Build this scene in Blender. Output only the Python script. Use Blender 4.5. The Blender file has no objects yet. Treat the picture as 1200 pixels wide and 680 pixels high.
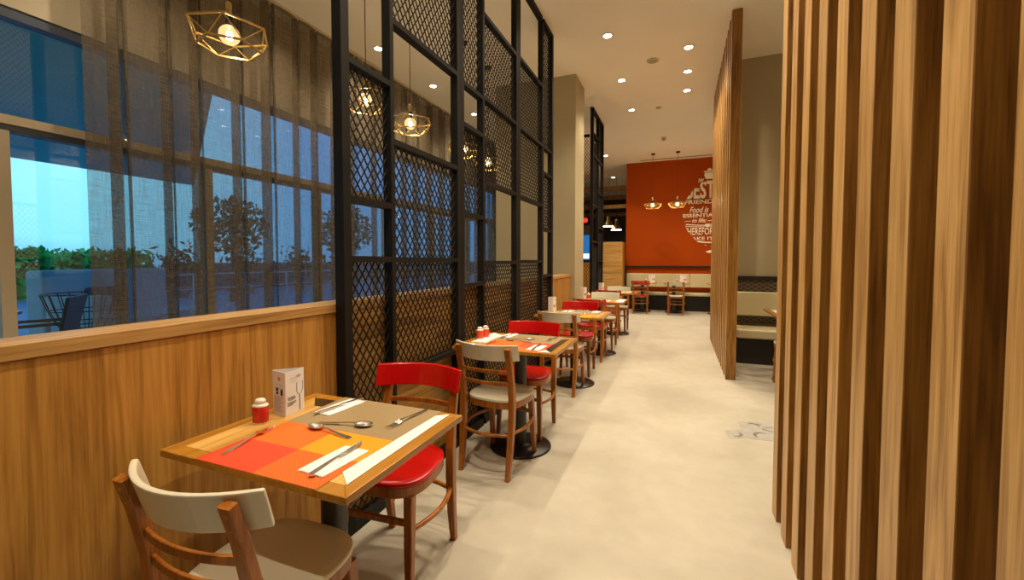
import bpy, bmesh, math, random
from mathutils import Vector, Matrix
random.seed(7)
PI = math.pi
SC = bpy.context.scene
COL = SC.collection

# ------------------------------------------------------------------ helpers
class MB:
    """collects shapes; build() links them as one mesh object"""
    def __init__(s): s.v = []; s.f = []; s.sm = []
    def add(s, vs, fs, smooth=False):
        b = len(s.v); s.v += [tuple(v) for v in vs]
        for f in fs: s.f.append([b + i for i in f]); s.sm.append(smooth)
        return s
    def box(s, x0, x1, y0, y1, z0, z1):
        vs = [(x, y, z) for z in (z0, z1) for y in (y0, y1) for x in (x0, x1)]
        return s.add(vs, [(0,2,3,1),(4,5,7,6),(0,1,5,4),(1,3,7,5),(3,2,6,7),(2,0,4,6)])
    def sweep(s, path, sec, ref=(0,0,1), scales=None, smooth=False, closed=False):
        """path: points; sec: list of (a,b) section points; a along side, b along ref-ish up"""
        n = len(path); P = [Vector(p) for p in path]; ref = Vector(ref); k = len(sec); vs = []
        for i in range(n):
            if closed: t = P[(i+1) % n] - P[i-1]
            else: t = P[min(i+1, n-1)] - P[max(i-1, 0)]
            t.normalize(); side = t.cross(ref)
            if side.length < 1e-5: side = t.cross(Vector((1,0,0)))
            side.normalize(); up = side.cross(t).normalized()
            sc = scales[i] if scales else (1, 1)
            if not isinstance(sc, tuple): sc = (sc, sc)
            for a, b in sec: vs.append(P[i] + side*a*sc[0] + up*b*sc[1])
        fs = []
        m = n if closed else n-1
        for i in range(m):
            for j in range(k):
                a, b = i*k+j, i*k+(j+1) % k; c, d = ((i+1) % n)*k+(j+1) % k, ((i+1) % n)*k+j
                fs.append((a, b, c, d))
        s.add(vs, fs, smooth)
        if not closed:
            s.add(vs[:k], [tuple(range(k))[::-1]]); s.add(vs[-k:], [tuple(range(k))])
        return s
    def tube(s, path, r, n=10, closed=False, scales=None):
        sec = [(r*math.cos(2*PI*i/n), r*math.sin(2*PI*i/n)) for i in range(n)]
        p = [Vector(q) for q in path]; d = (p[-1]-p[0]) if not closed else Vector((0,0,1))
        ref = (0,0,1)
        if not closed and abs(d.normalized().z) > .9: ref = (0,1,0)
        return s.sweep(path, sec, ref, scales, True, closed)
    def bar(s, path, w, h, ref=(0,0,1), scales=None):
        return s.sweep(path, [(-w/2,-h/2),(w/2,-h/2),(w/2,h/2),(-w/2,h/2)], ref, scales)
    def lathe(s, prof, c=(0,0,0), n=24, sx=1, sy=1):
        vs = []; fs = []
        for r, z in prof:
            for j in range(n):
                a = 2*PI*j/n; vs.append((c[0]+r*sx*math.cos(a), c[1]+r*sy*math.sin(a), c[2]+z))
        for i in range(len(prof)-1):
            for j in range(n):
                fs.append((i*n+j, i*n+(j+1) % n, (i+1)*n+(j+1) % n, (i+1)*n+j))
        s.add(vs, fs, True)
        s.add(vs[:n], [tuple(range(n))[::-1]]); s.add(vs[-n:], [tuple(range(n))])
        return s
    def prism(s, poly, z0, z1):
        n = len(poly); vs = [(x, y, z0) for x, y in poly] + [(x, y, z1) for x, y in poly]
        fs = [tuple(range(n))[::-1], tuple(range(n, 2*n))] + [(i, (i+1) % n, n+(i+1) % n, n+i) for i in range(n)]
        return s.add(vs, fs)
    def xform(s, M):
        s.v = [tuple(M @ Vector(v)) for v in s.v]; return s
    def build(s, name, mat, parent=None, bevel=0, seg=2, fix=True):
        me = bpy.data.meshes.new(name); me.from_pydata(s.v, [], s.f); me.update()
        me.polygons.foreach_set('use_smooth', s.sm)
        if fix:
            bm = bmesh.new(); bm.from_mesh(me); bmesh.ops.recalc_face_normals(bm, faces=bm.faces); bm.to_mesh(me); bm.free()
        if mat: me.materials.append(mat)
        o = bpy.data.objects.new(name, me); COL.objects.link(o)
        if parent: o.parent = parent
        if bevel:
            m = o.modifiers.new('bevel', 'BEVEL'); m.width = bevel; m.segments = seg; m.limit_method = 'ANGLE'; m.angle_limit = .6
            m.use_clamp_overlap = True
        return o

def tag(o, label, cat, group=None, kind=None):
    o['label'] = label; o['category'] = cat
    if group: o['group'] = group
    if kind: o['kind'] = kind
    return o
def thing(name, label, cat, loc=(0,0,0), rz=0, group=None):
    o = bpy.data.objects.new(name, None); COL.objects.link(o); o.empty_display_size = .1
    o.location = loc; o.rotation_euler = (0,0,rz)
    return tag(o, label, cat, group)
def struct(o): o['kind'] = 'structure'; return o
def dup(root, loc, rz, label, group=None):
    r = root.copy(); COL.objects.link(r); r.location = loc; r.rotation_euler = (0,0,rz); r['label'] = label
    if group: r['group'] = group
    for ch in list(root.children):
        c = ch.copy(); COL.objects.link(c); c.parent = r
        for g in list(ch.children):
            d = g.copy(); COL.objects.link(d); d.parent = c
    return r

# ------------------------------------------------------------------ materials
def new(name):
    m = bpy.data.materials.new(name); m.use_nodes = True
    nt = m.node_tree; b = nt.nodes['Principled BSDF']; return m, nt, b
def N(nt, t, **k):
    n = nt.nodes.new(t)
    for a, v in k.items():
        if a in n.inputs.keys(): n.inputs[a].default_value = v
        else: setattr(n, a, v)
    return n
def ramp(nt, fac, stops):
    r = nt.nodes.new('ShaderNodeValToRGB'); e = r.color_ramp.elements
    e[0].position, e[0].color = stops[0][0], (*stops[0][1], 1); e[1].position, e[1].color = stops[-1][0], (*stops[-1][1], 1)
    for p, c in stops[1:-1]:
        x = e.new(p); x.color = (*c, 1)
    nt.links.new(fac, r.inputs[0]); return r
def coords(nt, scale, kind='Object', rot=(0,0,0)):
    t = nt.nodes.new('ShaderNodeTexCoord'); m = nt.nodes.new('ShaderNodeMapping')
    m.inputs['Scale'].default_value = scale; m.inputs['Rotation'].default_value = rot
    nt.links.new(t.outputs[kind], m.inputs['Vector']); return m.outputs['Vector']
def bump(nt, b, h, strength=.2, dist=.002):
    n = N(nt, 'ShaderNodeBump'); n.inputs['Strength'].default_value = strength; n.inputs['Distance'].default_value = dist
    nt.links.new(h, n.inputs['Height']); nt.links.new(n.outputs[0], b.inputs['Normal'])
def plain(name, col, rough=.5, metal=0, var=.06, scale=6, coat=0, spec=.5):
    m, nt, b = new(name)
    n = N(nt, 'ShaderNodeTexNoise'); n.inputs['Scale'].default_value = scale; n.inputs['Detail'].default_value = 4
    nt.links.new(coords(nt, (1,1,1)), n.inputs['Vector'])
    r = ramp(nt, n.outputs['Fac'], [(.3, tuple(c*(1-var) for c in col)), (.7, tuple(min(1, c*(1+var)) for c in col))])
    nt.links.new(r.outputs[0], b.inputs['Base Color'])
    b.inputs['Roughness'].default_value = rough; b.inputs['Metallic'].default_value = metal
    b.inputs['Coat Weight'].default_value = coat; b.inputs['Specular IOR Level'].default_value = spec
    return m
def emit(name, col, s):
    m, nt, b = new(name); b.inputs['Base Color'].default_value = (*col, 1)
    b.inputs['Emission Color'].default_value = (*col, 1); b.inputs['Emission Strength'].default_value = s; return m
def wood(name, dark, mid, light, axis='Z', k=1.0, rough=.42, coat=0, knots=True, random_tint=0):
    m, nt, b = new(name); L = nt.links
    a = {'X': 0, 'Y': 1, 'Z': 2}[axis]
    def sc(al, ac): s = [ac*k]*3; s[a] = al*k; return tuple(s)
    off = None
    t = nt.nodes.new('ShaderNodeTexCoord')
    oi = nt.nodes.new('ShaderNodeObjectInfo')
    def vec(al, ac):
        mp = nt.nodes.new('ShaderNodeMapping'); mp.inputs['Scale'].default_value = sc(al, ac)
        L.new(t.outputs['Object'], mp.inputs['Vector'])
        if random_tint:
            vm = nt.nodes.new('ShaderNodeVectorMath'); vm.operation = 'MULTIPLY_ADD'
            cb = nt.nodes.new('ShaderNodeCombineXYZ')
            for i in range(3): L.new(oi.outputs['Random'], cb.inputs[i])
            vm.inputs[1].default_value = (37, 53, 71); L.new(cb.outputs[0], vm.inputs[0]); L.new(mp.outputs[0], vm.inputs[2])
            return vm.outputs[0]
        return mp.outputs[0]
    n1 = N(nt, 'ShaderNodeTexNoise'); n1.inputs['Scale'].default_value = 1; n1.inputs['Detail'].default_value = 6; n1.inputs['Distortion'].default_value = 1.2
    L.new(vec(.55, 7), n1.inputs['Vector'])
    n2 = N(nt, 'ShaderNodeTexNoise'); n2.inputs['Scale'].default_value = 1; n2.inputs['Detail'].default_value = 3
    L.new(vec(4, 150), n2.inputs['Vector'])
    n3 = N(nt, 'ShaderNodeTexNoise'); n3.inputs['Scale'].default_value = 1; n3.inputs['Detail'].default_value = 4; n3.inputs['Distortion'].default_value = .8
    L.new(vec(1.4, 38), n3.inputs['Vector'])
    av = N(nt, 'ShaderNodeMath', operation='ADD'); L.new(n2.outputs['Fac'], av.inputs[0]); L.new(n3.outputs['Fac'], av.inputs[1])
    st = N(nt, 'ShaderNodeMapRange'); st.inputs[1].default_value = .72; st.inputs[2].default_value = 1.28; L.new(av.outputs[0], st.inputs[0])
    # cathedral rings: fract of the large noise
    mul = N(nt, 'ShaderNodeMath', operation='MULTIPLY'); mul.inputs[1].default_value = 9; L.new(n1.outputs['Fac'], mul.inputs[0])
    fr = N(nt, 'ShaderNodeMath', operation='PINGPONG'); fr.inputs[1].default_value = 1; L.new(mul.outputs[0], fr.inputs[0])
    mx = N(nt, 'ShaderNodeMath', operation='MULTIPLY_ADD'); mx.inputs[1].default_value = .42; L.new(fr.outputs[0], mx.inputs[0])
    m2 = N(nt, 'ShaderNodeMath', operation='MULTIPLY'); m2.inputs[1].default_value = .55; L.new(st.outputs[0], m2.inputs[0]); L.new(m2.outputs[0], mx.inputs[2])
    r = ramp(nt, mx.outputs[0], [(.12, dark), (.48, mid), (.85, light)])
    colr = r.outputs[0]
    if knots:
        vo = N(nt, 'ShaderNodeTexVoronoi'); vo.inputs['Scale'].default_value = 1; L.new(vec(1.1, 4.2), vo.inputs['Vector'])
        kr = ramp(nt, vo.outputs['Distance'], [(.0, (.16,.11,.08)), (.055, (.55,.45,.4)), (.11, (1,1,1))])
        mm = N(nt, 'ShaderNodeMix', data_type='RGBA', blend_type='MULTIPLY'); mm.inputs[0].default_value = .8
        L.new(colr, mm.inputs[6]); L.new(kr.outputs[0], mm.inputs[7]); colr = mm.outputs[2]
    if random_tint:
        hs = N(nt, 'ShaderNodeHueSaturation')
        mr = N(nt, 'ShaderNodeMapRange'); mr.inputs[3].default_value = 1-random_tint; mr.inputs[4].default_value = 1+random_tint
        L.new(oi.outputs['Random'], mr.inputs[0]); L.new(mr.outputs[0], hs.inputs['Value']); L.new(colr, hs.inputs['Color']); colr = hs.outputs[0]
    L.new(colr, b.inputs['Base Color']); b.inputs['Roughness'].default_value = rough; b.inputs['Coat Weight'].default_value = coat
    b.inputs['Coat Roughness'].default_value = .2
    bump(nt, b, mx.outputs[0], .12, .002)
    return m

M = {}
M['oak'] = wood('oak_panel', (.27,.12,.016), (.43,.205,.034), (.54,.285,.058), 'Z', 1.0)
M['oak_y'] = wood('oak_ledge', (.26,.13,.035), (.44,.245,.075), (.56,.34,.12), 'Y', 1.0)
M['oak_h'] = wood('oak_panel_horizontal', (.20,.095,.015), (.42,.22,.045), (.54,.30,.075), 'Y', .8)
M['oak_x'] = wood('oak_cabinet', (.36,.19,.05), (.55,.31,.09), (.66,.40,.14), 'X', .8)
M['slat'] = wood('slat_wood', (.34,.17,.045), (.56,.32,.105), (.69,.42,.155), 'Z', 1.2, rough=.4, random_tint=.10)
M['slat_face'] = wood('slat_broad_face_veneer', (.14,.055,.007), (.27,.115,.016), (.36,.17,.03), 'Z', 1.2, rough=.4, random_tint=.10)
M['chair_wood'] = wood('chair_beech_stain', (.20,.055,.004), (.32,.10,.008), (.42,.15,.016), 'Z', 1.6, rough=.33, coat=.12, knots=False)
M['table_frame'] = wood('table_edge_wood', (.30,.125,.010), (.41,.18,.017), (.49,.23,.027), 'Y', 1.6, rough=.3, coat=.3, knots=False)
M['table_light'] = wood('table_light_oak', (.46,.24,.05), (.66,.385,.10), (.76,.48,.15), 'Y', 1.4, rough=.32, coat=.3, knots=False)
M['table_dark'] = wood('table_wenge', (.014,.009,.006), (.03,.018,.010), (.05,.03,.018), 'Y', 1.6, rough=.3, coat=.3, knots=False)
M['black_steel'] = plain('black_steel', (.010,.0085,.007), .6, .0, .15, 9, spec=.2)
M['dark_steel'] = plain('dark_column_steel', (.06,.062,.06), .35, .5, .1, 9)
M['base_black'] = plain('pedestal_black', (.012,.011,.010), .3, .2, .15, 9)
M['white_paint'] = plain('cream_lacquer', (.70,.66,.52), .28, 0, .015, 3, coat=.3)
M['red_paint'] = plain('red_lacquer', (.50,.003,.003), .25, 0, .03, 3, coat=.3)
M['chrome'] = plain('polished_steel', (.85,.83,.80), .26, 1, .02, 30)
M['screw'] = plain('screw_brass', (.45,.36,.2), .35, 1, .05, 30)
M['napkin'] = plain('white_paper_napkin', (.86,.85,.84), .8, 0, .02, 40)
M['paper'] = plain('white_paper', (.82,.81,.83), .6, 0, .015, 20)
M['print'] = plain('grey_print', (.10,.09,.11), .7, 0, .1, 30)
M['print_soft'] = plain('soft_grey_print', (.42,.38,.40), .7, 0, .1, 30)
M['print_orange'] = plain('orange_print', (.75,.33,.10), .7, 0, .1, 30)
M['print_black'] = plain('black_print', (.03,.025,.025), .7, 0, .1, 30)
M['shaker_red'] = plain('shaker_red', (.60,.012,.012), .25, 0, .03, 10, coat=.3)
M['shaker_orange'] = plain('shaker_orange_red', (.75,.07,.02), .3, 0, .03, 10, coat=.3)
M['ceramic'] = plain('white_ceramic', (.80,.77,.70), .25, 0, .02, 10, coat=.3)
M['gold'] = plain('brushed_brass', (.80,.55,.18), .30, .7, .06, 25)
M['cord'] = plain('black_cord', (.012,.011,.01), .5, 0, .1, 20)
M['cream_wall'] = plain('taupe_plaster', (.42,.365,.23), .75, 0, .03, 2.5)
M['white_wall'] = plain('beige_plaster', (.74,.66,.50), .75, 0, .03, 2.5)
M['ceil'] = plain('ceiling_plaster', (.93,.865,.74), .8, 0, .012, 1.5)
M['red_wall'] = plain('red_feature_wall', (.40,.060,.0018), .6, 0, .05, 1.2, spec=.12)
M['logo'] = plain('cream_wall_lettering', (.98,.92,.74), .6, 0, .02, 20)
M['cream_vinyl'] = plain('cream_upholstery', (.62,.54,.33), .4, 0, .03, 4)
M['black'] = plain('black_trim', (.01,.009,.008), .5, 0, .1, 5)
M['dark_wall'] = plain('dark_bar_wall', (.022,.018,.016), .6, 0, .15, 3)
M['alu_beige'] = plain('beige_window_frame', (.62,.54,.40), .5, 0, .03, 4)
M['alu_blue'] = plain('slate_window_frame', (.10,.125,.19), .4, .2, .05, 4)
M['terr'] = plain('terrace_paving', (.10,.24,.36), .6, 0, .15, 2)
M['soffit'] = plain('terrace_soffit', (.30,.72,.58), .5, 0, .06, 1)
M['sofa'] = plain('pale_outdoor_sofa', (.46,.60,.64), .8, 0, .05, 4)
M['cushion'] = plain('navy_cushion', (.05,.06,.15), .9, 0, .2, 40)
M['wire'] = plain('black_wire', (.015,.015,.018), .5, 0, .1, 10)
M['dkred'] = plain('dark_red_tabletop', (.10,.02,.02), .35, 0, .1, 6)
M['gold_shade'] = plain('bronze_lamp_shade', (.32,.20,.06), .35, .8, .08, 10)
M['vent'] = plain('ceiling_fitting_beige', (.60,.50,.33), .5, 0, .03, 10)
M['bulb_lens'] = emit('downlight_lens', (1,.90,.72), 30)
M['warm_rim'] = emit('lamp_glow', (1,.88,.68), 10)
M['filament'] = emit('bulb_filament', (1,.78,.45), 160)
M['blue_screen'] = emit('blue_lit_panel', (.01,.13,.42), .6)
M['white_screen'] = emit('white_lit_panel', (.75,.85,1), .8)
M['red_sign'] = emit('red_lit_sign', (.9,.05,.04), .5)

def m_floor():
    m, nt, b = new('polished_screed'); L = nt.links
    v = coords(nt, (1,1,1))
    n = N(nt, 'ShaderNodeTexNoise'); n.inputs['Scale'].default_value = 1.3; n.inputs['Detail'].default_value = 7; n.inputs['Distortion'].default_value = .6; L.new(v, n.inputs['Vector'])
    r = ramp(nt, n.outputs['Fac'], [(.30, (.45,.42,.345)), (.5, (.52,.488,.405)), (.72, (.58,.548,.465))])
    n2 = N(nt, 'ShaderNodeTexNoise'); n2.inputs['Scale'].default_value = 9; n2.inputs['Detail'].default_value = 8; L.new(v, n2.inputs['Vector'])
    r2 = ramp(nt, n2.outputs['Fac'], [(.35, (.93,.93,.93)), (.65, (1,1,1))])
    mm = N(nt, 'ShaderNodeMix', data_type='RGBA', blend_type='MULTIPLY'); mm.inputs[0].default_value = 1
    L.new(r.outputs[0], mm.inputs[6]); L.new(r2.outputs[0], mm.inputs[7]); L.new(mm.outputs[2], b.inputs['Base Color'])
    rr = N(nt, 'ShaderNodeMapRange'); rr.inputs[3].default_value = .30; rr.inputs[4].default_value = .5; L.new(n.outputs['Fac'], rr.inputs[0]); L.new(rr.outputs[0], b.inputs['Roughness'])
    return m
M['floor'] = m_floor()

def m_glass(name='window_glass', tint=(.80,.95,1)):
    m, nt, b = new(name); L = nt.links; nt.nodes.remove(b)
    out = nt.nodes['Material Output']
    t = N(nt, 'ShaderNodeBsdfTransparent'); t.inputs[0].default_value = (*tint, 1)
    g = N(nt, 'ShaderNodeBsdfGlossy'); g.inputs['Roughness'].default_value = .01
    lw = N(nt, 'ShaderNodeLayerWeight'); lw.inputs[0].default_value = .5
    pw = N(nt, 'ShaderNodeMath', operation='POWER'); pw.inputs[1].default_value = 4; L.new(lw.outputs['Facing'], pw.inputs[0])
    f = N(nt, 'ShaderNodeMath', operation='MULTIPLY_ADD'); f.inputs[1].default_value = .9; f.inputs[2].default_value = .12; L.new(pw.outputs[0], f.inputs[0])
    mx = N(nt, 'ShaderNodeMixShader'); L.new(f.outputs[0], mx.inputs[0]); L.new(t.outputs[0], mx.inputs[1]); L.new(g.outputs[0], mx.inputs[2]); L.new(mx.outputs[0], out.inputs[0])
    return m
M['glass'] = m_glass()
def m_bulb():
    m, nt, b = new('lit_clear_bulb'); L = nt.links; nt.nodes.remove(b); out = nt.nodes['Material Output']
    t = N(nt, 'ShaderNodeBsdfTransparent'); e = N(nt, 'ShaderNodeEmission'); e.inputs[0].default_value = (1,.62,.25,1); e.inputs[1].default_value = 2.2
    g = N(nt, 'ShaderNodeBsdfGlossy'); g.inputs['Roughness'].default_value = .03
    a = N(nt, 'ShaderNodeMixShader'); a.inputs[0].default_value = .28; L.new(t.outputs[0], a.inputs[1]); L.new(e.outputs[0], a.inputs[2])
    c = N(nt, 'ShaderNodeMixShader'); c.inputs[0].default_value = .08; L.new(a.outputs[0], c.inputs[1]); L.new(g.outputs[0], c.inputs[2]); L.new(c.outputs[0], out.inputs[0]); return m
M['bulb_glass'] = m_bulb()

def m_curtain():
    m, nt, b = new('sheer_linen'); L = nt.links; nt.nodes.remove(b)
    out = nt.nodes['Material Output']
    v = coords(nt, (1, 150, 4)); w = coords(nt, (1, 6, 190))
    a = N(nt, 'ShaderNodeTexNoise'); a.inputs['Scale'].default_value = 1; a.inputs['Detail'].default_value = 2; L.new(v, a.inputs['Vector'])
    c = N(nt, 'ShaderNodeTexNoise'); c.inputs['Scale'].default_value = 1; c.inputs['Detail'].default_value = 2; L.new(w, c.inputs['Vector'])
    s = N(nt, 'ShaderNodeMath', operation='ADD'); L.new(a.outputs['Fac'], s.inputs[0]); L.new(c.outputs['Fac'], s.inputs[1])
    mr = N(nt, 'ShaderNodeMapRange'); mr.inputs[1].default_value = .7; mr.inputs[2].default_value = 1.3; mr.inputs[3].default_value = .50; mr.inputs[4].default_value = .74; L.new(s.outputs[0], mr.inputs[0])
    cr = ramp(nt, s.outputs[0], [(.7, (.15,.118,.078)), (1.0, (.24,.19,.125))])
    d = N(nt, 'ShaderNodeBsdfDiffuse'); L.new(cr.outputs[0], d.inputs[0])
    tl = N(nt, 'ShaderNodeBsdfTranslucent'); tl.inputs[0].default_value = (.20,.17,.13,1)
    mx = N(nt, 'ShaderNodeMixShader'); mx.inputs[0].default_value = .35; L.new(d.outputs[0], mx.inputs[1]); L.new(tl.outputs[0], mx.inputs[2])
    tr = N(nt, 'ShaderNodeBsdfTransparent')
    m2 = N(nt, 'ShaderNodeMixShader'); L.new(mr.outputs[0], m2.inputs[0]); L.new(tr.outputs[0], m2.inputs[1]); L.new(mx.outputs[0], m2.inputs[2]); L.new(m2.outputs[0], out.inputs[0])
    return m
M['curtain'] = m_curtain()

def m_mat(name, cols, center, hatch=None):
    """woven place mat: four colour fields around a centre, in the mat's own coordinates"""
    m, nt, b = new(name); L = nt.links
    t = nt.nodes.new('ShaderNodeTexCoord'); sp = N(nt, 'ShaderNodeSeparateXYZ'); L.new(t.outputs['Object'], sp.inputs[0])
    gx = N(nt, 'ShaderNodeMath', operation='GREATER_THAN'); gx.inputs[1].default_value = center[0]; L.new(sp.outputs[0], gx.inputs[0])
    gy = N(nt, 'ShaderNodeMath', operation='GREATER_THAN'); gy.inputs[1].default_value = center[1]; L.new(sp.outputs[1], gy.inputs[0])
    def mixc(f, a, c):
        k = N(nt, 'ShaderNodeMix', data_type='RGBA'); L.new(f, k.inputs[0])
        for i, q in ((6, a), (7, c)):
            if isinstance(q, tuple): k.inputs[i].default_value = (*q, 1)
            else: L.new(q, k.inputs[i])
        return k.outputs[2]
    fr = cols[1]
    if hatch:
        wv = N(nt, 'ShaderNodeTexWave'); wv.inputs['Scale'].default_value = 70; wv.bands_direction = 'DIAGONAL'; L.new(t.outputs['Object'], wv.inputs['Vector'])
        st = N(nt, 'ShaderNodeMath', operation='GREATER_THAN'); st.inputs[1].default_value = .5; L.new(wv.outputs['Fac'], st.inputs[0])
        fr = mixc(st.outputs[0], cols[1], hatch)
    front = mixc(gx.outputs[0], cols[0], fr); back = mixc(gx.outputs[0], cols[2], cols[3])
    c = mixc(gy.outputs[0], front, back)
    n = N(nt, 'ShaderNodeTexNoise'); n.inputs['Scale'].default_value = 260; L.new(t.outputs['Object'], n.inputs['Vector'])
    r = ramp(nt, n.outputs['Fac'], [(.35, (.90,.90,.90)), (.65, (1,1,1))])
    mm = N(nt, 'ShaderNodeMix', data_type='RGBA', blend_type='MULTIPLY'); mm.inputs[0].default_value = 1; L.new(c, mm.inputs[6]); L.new(r.outputs[0], mm.inputs[7])
    L.new(mm.outputs[2], b.inputs['Base Color']); b.inputs['Roughness'].default_value = .6
    return m
RED, HOR, ORG, YEL = (.78,.055,.012), (.85,.16,.008), (.86,.15,.006), (.95,.33,.003)
M['mat_orange'] = m_mat('orange_check_mat', [RED, HOR, ORG, YEL], (0, 0), (.62,.105,.006))
M['mat_orange_red'] = m_mat('orange_mat_red_corner', [HOR, HOR, ORG, (.72,.08,.03)], (.02, -.03))
M['mat_yellow'] = m_mat('yellow_mat', [YEL, YEL, YEL, (.85,.30,.02)], (.1, 0))
TAU = (.33,.235,.115)
M['mat_taupe'] = m_mat('taupe_mat', [TAU]*4, (0, 0))

def m_lattice():
    m, nt, b = new('diamond_print_dark'); L = nt.links
    t = nt.nodes.new('ShaderNodeTexCoord')
    outs = []
    for s in (1, -1):
        mp = nt.nodes.new('ShaderNodeMapping'); mp.inputs['Rotation'].default_value = (0, s*math.radians(30), 0); L.new(t.outputs['Object'], mp.inputs['Vector'])
        w = N(nt, 'ShaderNodeTexWave'); w.inputs['Scale'].default_value = 7; w.bands_direction = 'Z'; L.new(mp.outputs[0], w.inputs['Vector']); outs.append(w.outputs['Fac'])
    mx = N(nt, 'ShaderNodeMath', operation='MAXIMUM'); L.new(outs[0], mx.inputs[0]); L.new(outs[1], mx.inputs[1])
    r = ramp(nt, mx.outputs[0], [(.80, (.035,.028,.02)), (.93, (.17,.125,.06))]); L.new(r.outputs[0], b.inputs['Base Color']); b.inputs['Roughness'].default_value = .5
    return m
M['lattice'] = m_lattice()

def m_leaf(name, a, c):
    m, nt, b = new(name); L = nt.links
    n = N(nt, 'ShaderNodeTexNoise'); n.inputs['Scale'].default_value = 3; L.new(coords(nt, (1,1,1)), n.inputs['Vector'])
    r = ramp(nt, n.outputs['Fac'], [(.35, a), (.65, c)]); L.new(r.outputs[0], b.inputs['Base Color']); b.inputs['Roughness'].default_value = .7
    return m
M['hedge'] = m_leaf('hedge_leaves', (.012,.20,.05), (.06,.52,.08))
M['tree'] = m_leaf('tree_leaves', (.02,.07,.06), (.05,.16,.11))
M['bark'] = plain('bark', (.05,.045,.05), .9, 0, .2, 12)

# ------------------------------------------------------------------ camera
cam = bpy.data.cameras.new('camera'); co = bpy.data.objects.new('camera', cam); COL.objects.link(co)
co.location = (0, 0, 1.31); co.rotation_euler = (math.radians(90-2.181), 0, math.radians(21.504))
cam.sensor_fit = 'HORIZONTAL'; cam.sensor_width = 36; cam.lens = 498.57/1200*36; cam.shift_y = -15.71/1200
cam.clip_start = .05; cam.clip_end = 300
SC.camera = co

# ------------------------------------------------------------------ the room
CZ = 3.98
XL, XR, YB, YF = -4.2, 2.7, -3.2, 18.0           # window wall, right wall, wall behind the camera, far wall
struct(MB().box(XL-.1, XR+.15, YB-.15, YF+.15, -.12, 0).build('floor', M['floor']))
struct(MB().box(XL-.1, XR+.15, YB-.15, YF+.15, CZ, CZ+.12).build('ceiling', M['ceil']))
struct(MB().box(XR, XR+.15, YB, YF, 0, CZ).build('wall_right', M['white_wall']))
struct(MB().box(XL-.1, XR+.15, YB-.15, YB, 0, CZ).build('wall_front', M['dark_wall']))
struct(MB().box(XL-.1, XR+.15, YF, YF+.15, 0, CZ).build('wall_far', M['dark_wall']))
struct(MB().box(-1.40, XR, 12.2, 12.4, 0, CZ).build('wall_back', M['red_wall']))
struct(MB().box(.66, XR, 6.48, 6.62, 0, CZ).build('wall_recess', M['cream_wall']))
struct(MB().box(-2.67, -1.42, 6.1, 6.68, 0, CZ).build('wall_column', M['cream_wall']))
struct(MB().box(XL-.1, -2.67, 9.6, 9.75, 0, CZ).build('wall_left_end', M['cream_wall']))
struct(MB().box(XL-.1, XL, 9.75, YF, 0, CZ).build('wall_bar_side', M['dark_wall']))
# window wall: plaster above, sill below, frames and panes
struct(MB().box(XL-.1, XL+.06, YB, 9.6, 2.985, CZ).build('wall_left', M['white_wall']))
struct(MB().box(XL-.1, XL+.04, YB, 9.6, 0, .10).build('trim_1', M['alu_blue']))
win = struct(thing('window_1', '', 'window')); del win['label']; del win['category']
fr = MB()
fr.box(XL-.04, XL+.05, YB, 9.6, 2.915, 2.985)
fr.build('header_frame', M['alu_blue'], win)
tr = MB().box(XL-.05, XL+.05, YB, 9.6, 2.215, 2.275); tr.build('transom', M['alu_beige'], win)
tr = MB().box(XL-.06, XL+.03, YB, 9.6, 2.17, 2.2148); tr.build('transom', M['alu_blue'], win)
for y in (.05, 1.40, 2.72, 4.04, 5.36, 6.68, 8.0, 9.3):
    MB().box(XL-.045, XL+.052, y-.035, y+.035, .10, 2.1698).build('mullion', M['alu_beige'], win)
MB().box(XL-.012, XL-.004, YB, 9.6, .10, 2.1698).build('pane', M['glass'], win)
MB().box(XL-.012, XL-.004, YB, 9.6, 2.2752, 2.9148).build('pane', M['glass'], win)

# low oak partition with ledge
XW = -1.49
pw = struct(thing('wall_partition', '', 'wall')); del pw['label']; del pw['category']
MB().box(XW-.13, XW, YB+.01, 1.56, 0, 1.066).build('upright_panel', M['oak'], pw)
MB().box(XW-.13, XW, 1.56, 5.0, 0, 1.066).build('level_panel', M['oak_h'], pw)
bt = MB(); y = 5.0
while y < 6.08:
    bt.box(XW-.13, XW, y, min(y+.078, 6.098), 0, 1.066); bt.box(XW-.13, XW-.008, y+.078, min(y+.086, 6.098), 0, 1.066); y += .086
bt.build('batten_panel', M['oak'], pw)
MB().box(XW-.15, XW+.006, YB+.01, 6.098, 1.068, 1.108).build('ledge', M['oak_y'], pw, .003)

# ceiling fittings
sp = tag(MB().lathe([(.068,-.016),(.075,-.012),(.078,0)], (0,0,0), 28).build('ceiling_speaker', M['vent']), 'round beige flush speaker in the corridor ceiling', 'speaker')
sp.location = (-.372, 6.07, CZ)
MB().lathe([(.05,-.020),(.052,-.016)], (0,0,0), 24).build('grille', M['cream_wall'], sp)
s2 = tag(MB().lathe([(.02,-.03),(.04,-.02),(.045,0)], (0,0,0), 20).build('smoke_detector', M['vent']), 'small round detector on the ceiling further along the corridor', 'detector')
s2.location = (-.378, 7.94, CZ)
s3 = tag(MB().lathe([(.035,-.07),(.045,-.02),(.05,0)], (0,0,0), 20).build('sprinkler', M['vent']), 'small ceiling knob just before the two red wall pendants', 'sprinkler')
s3.location = (-.36, 9.9, CZ)
tag(MB().box(-1.02, .72, 11.93, 11.97, CZ-.006, CZ).build('air_slot', M['black']), 'long thin dark air slot in the ceiling along the red wall', 'vent')

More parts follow.
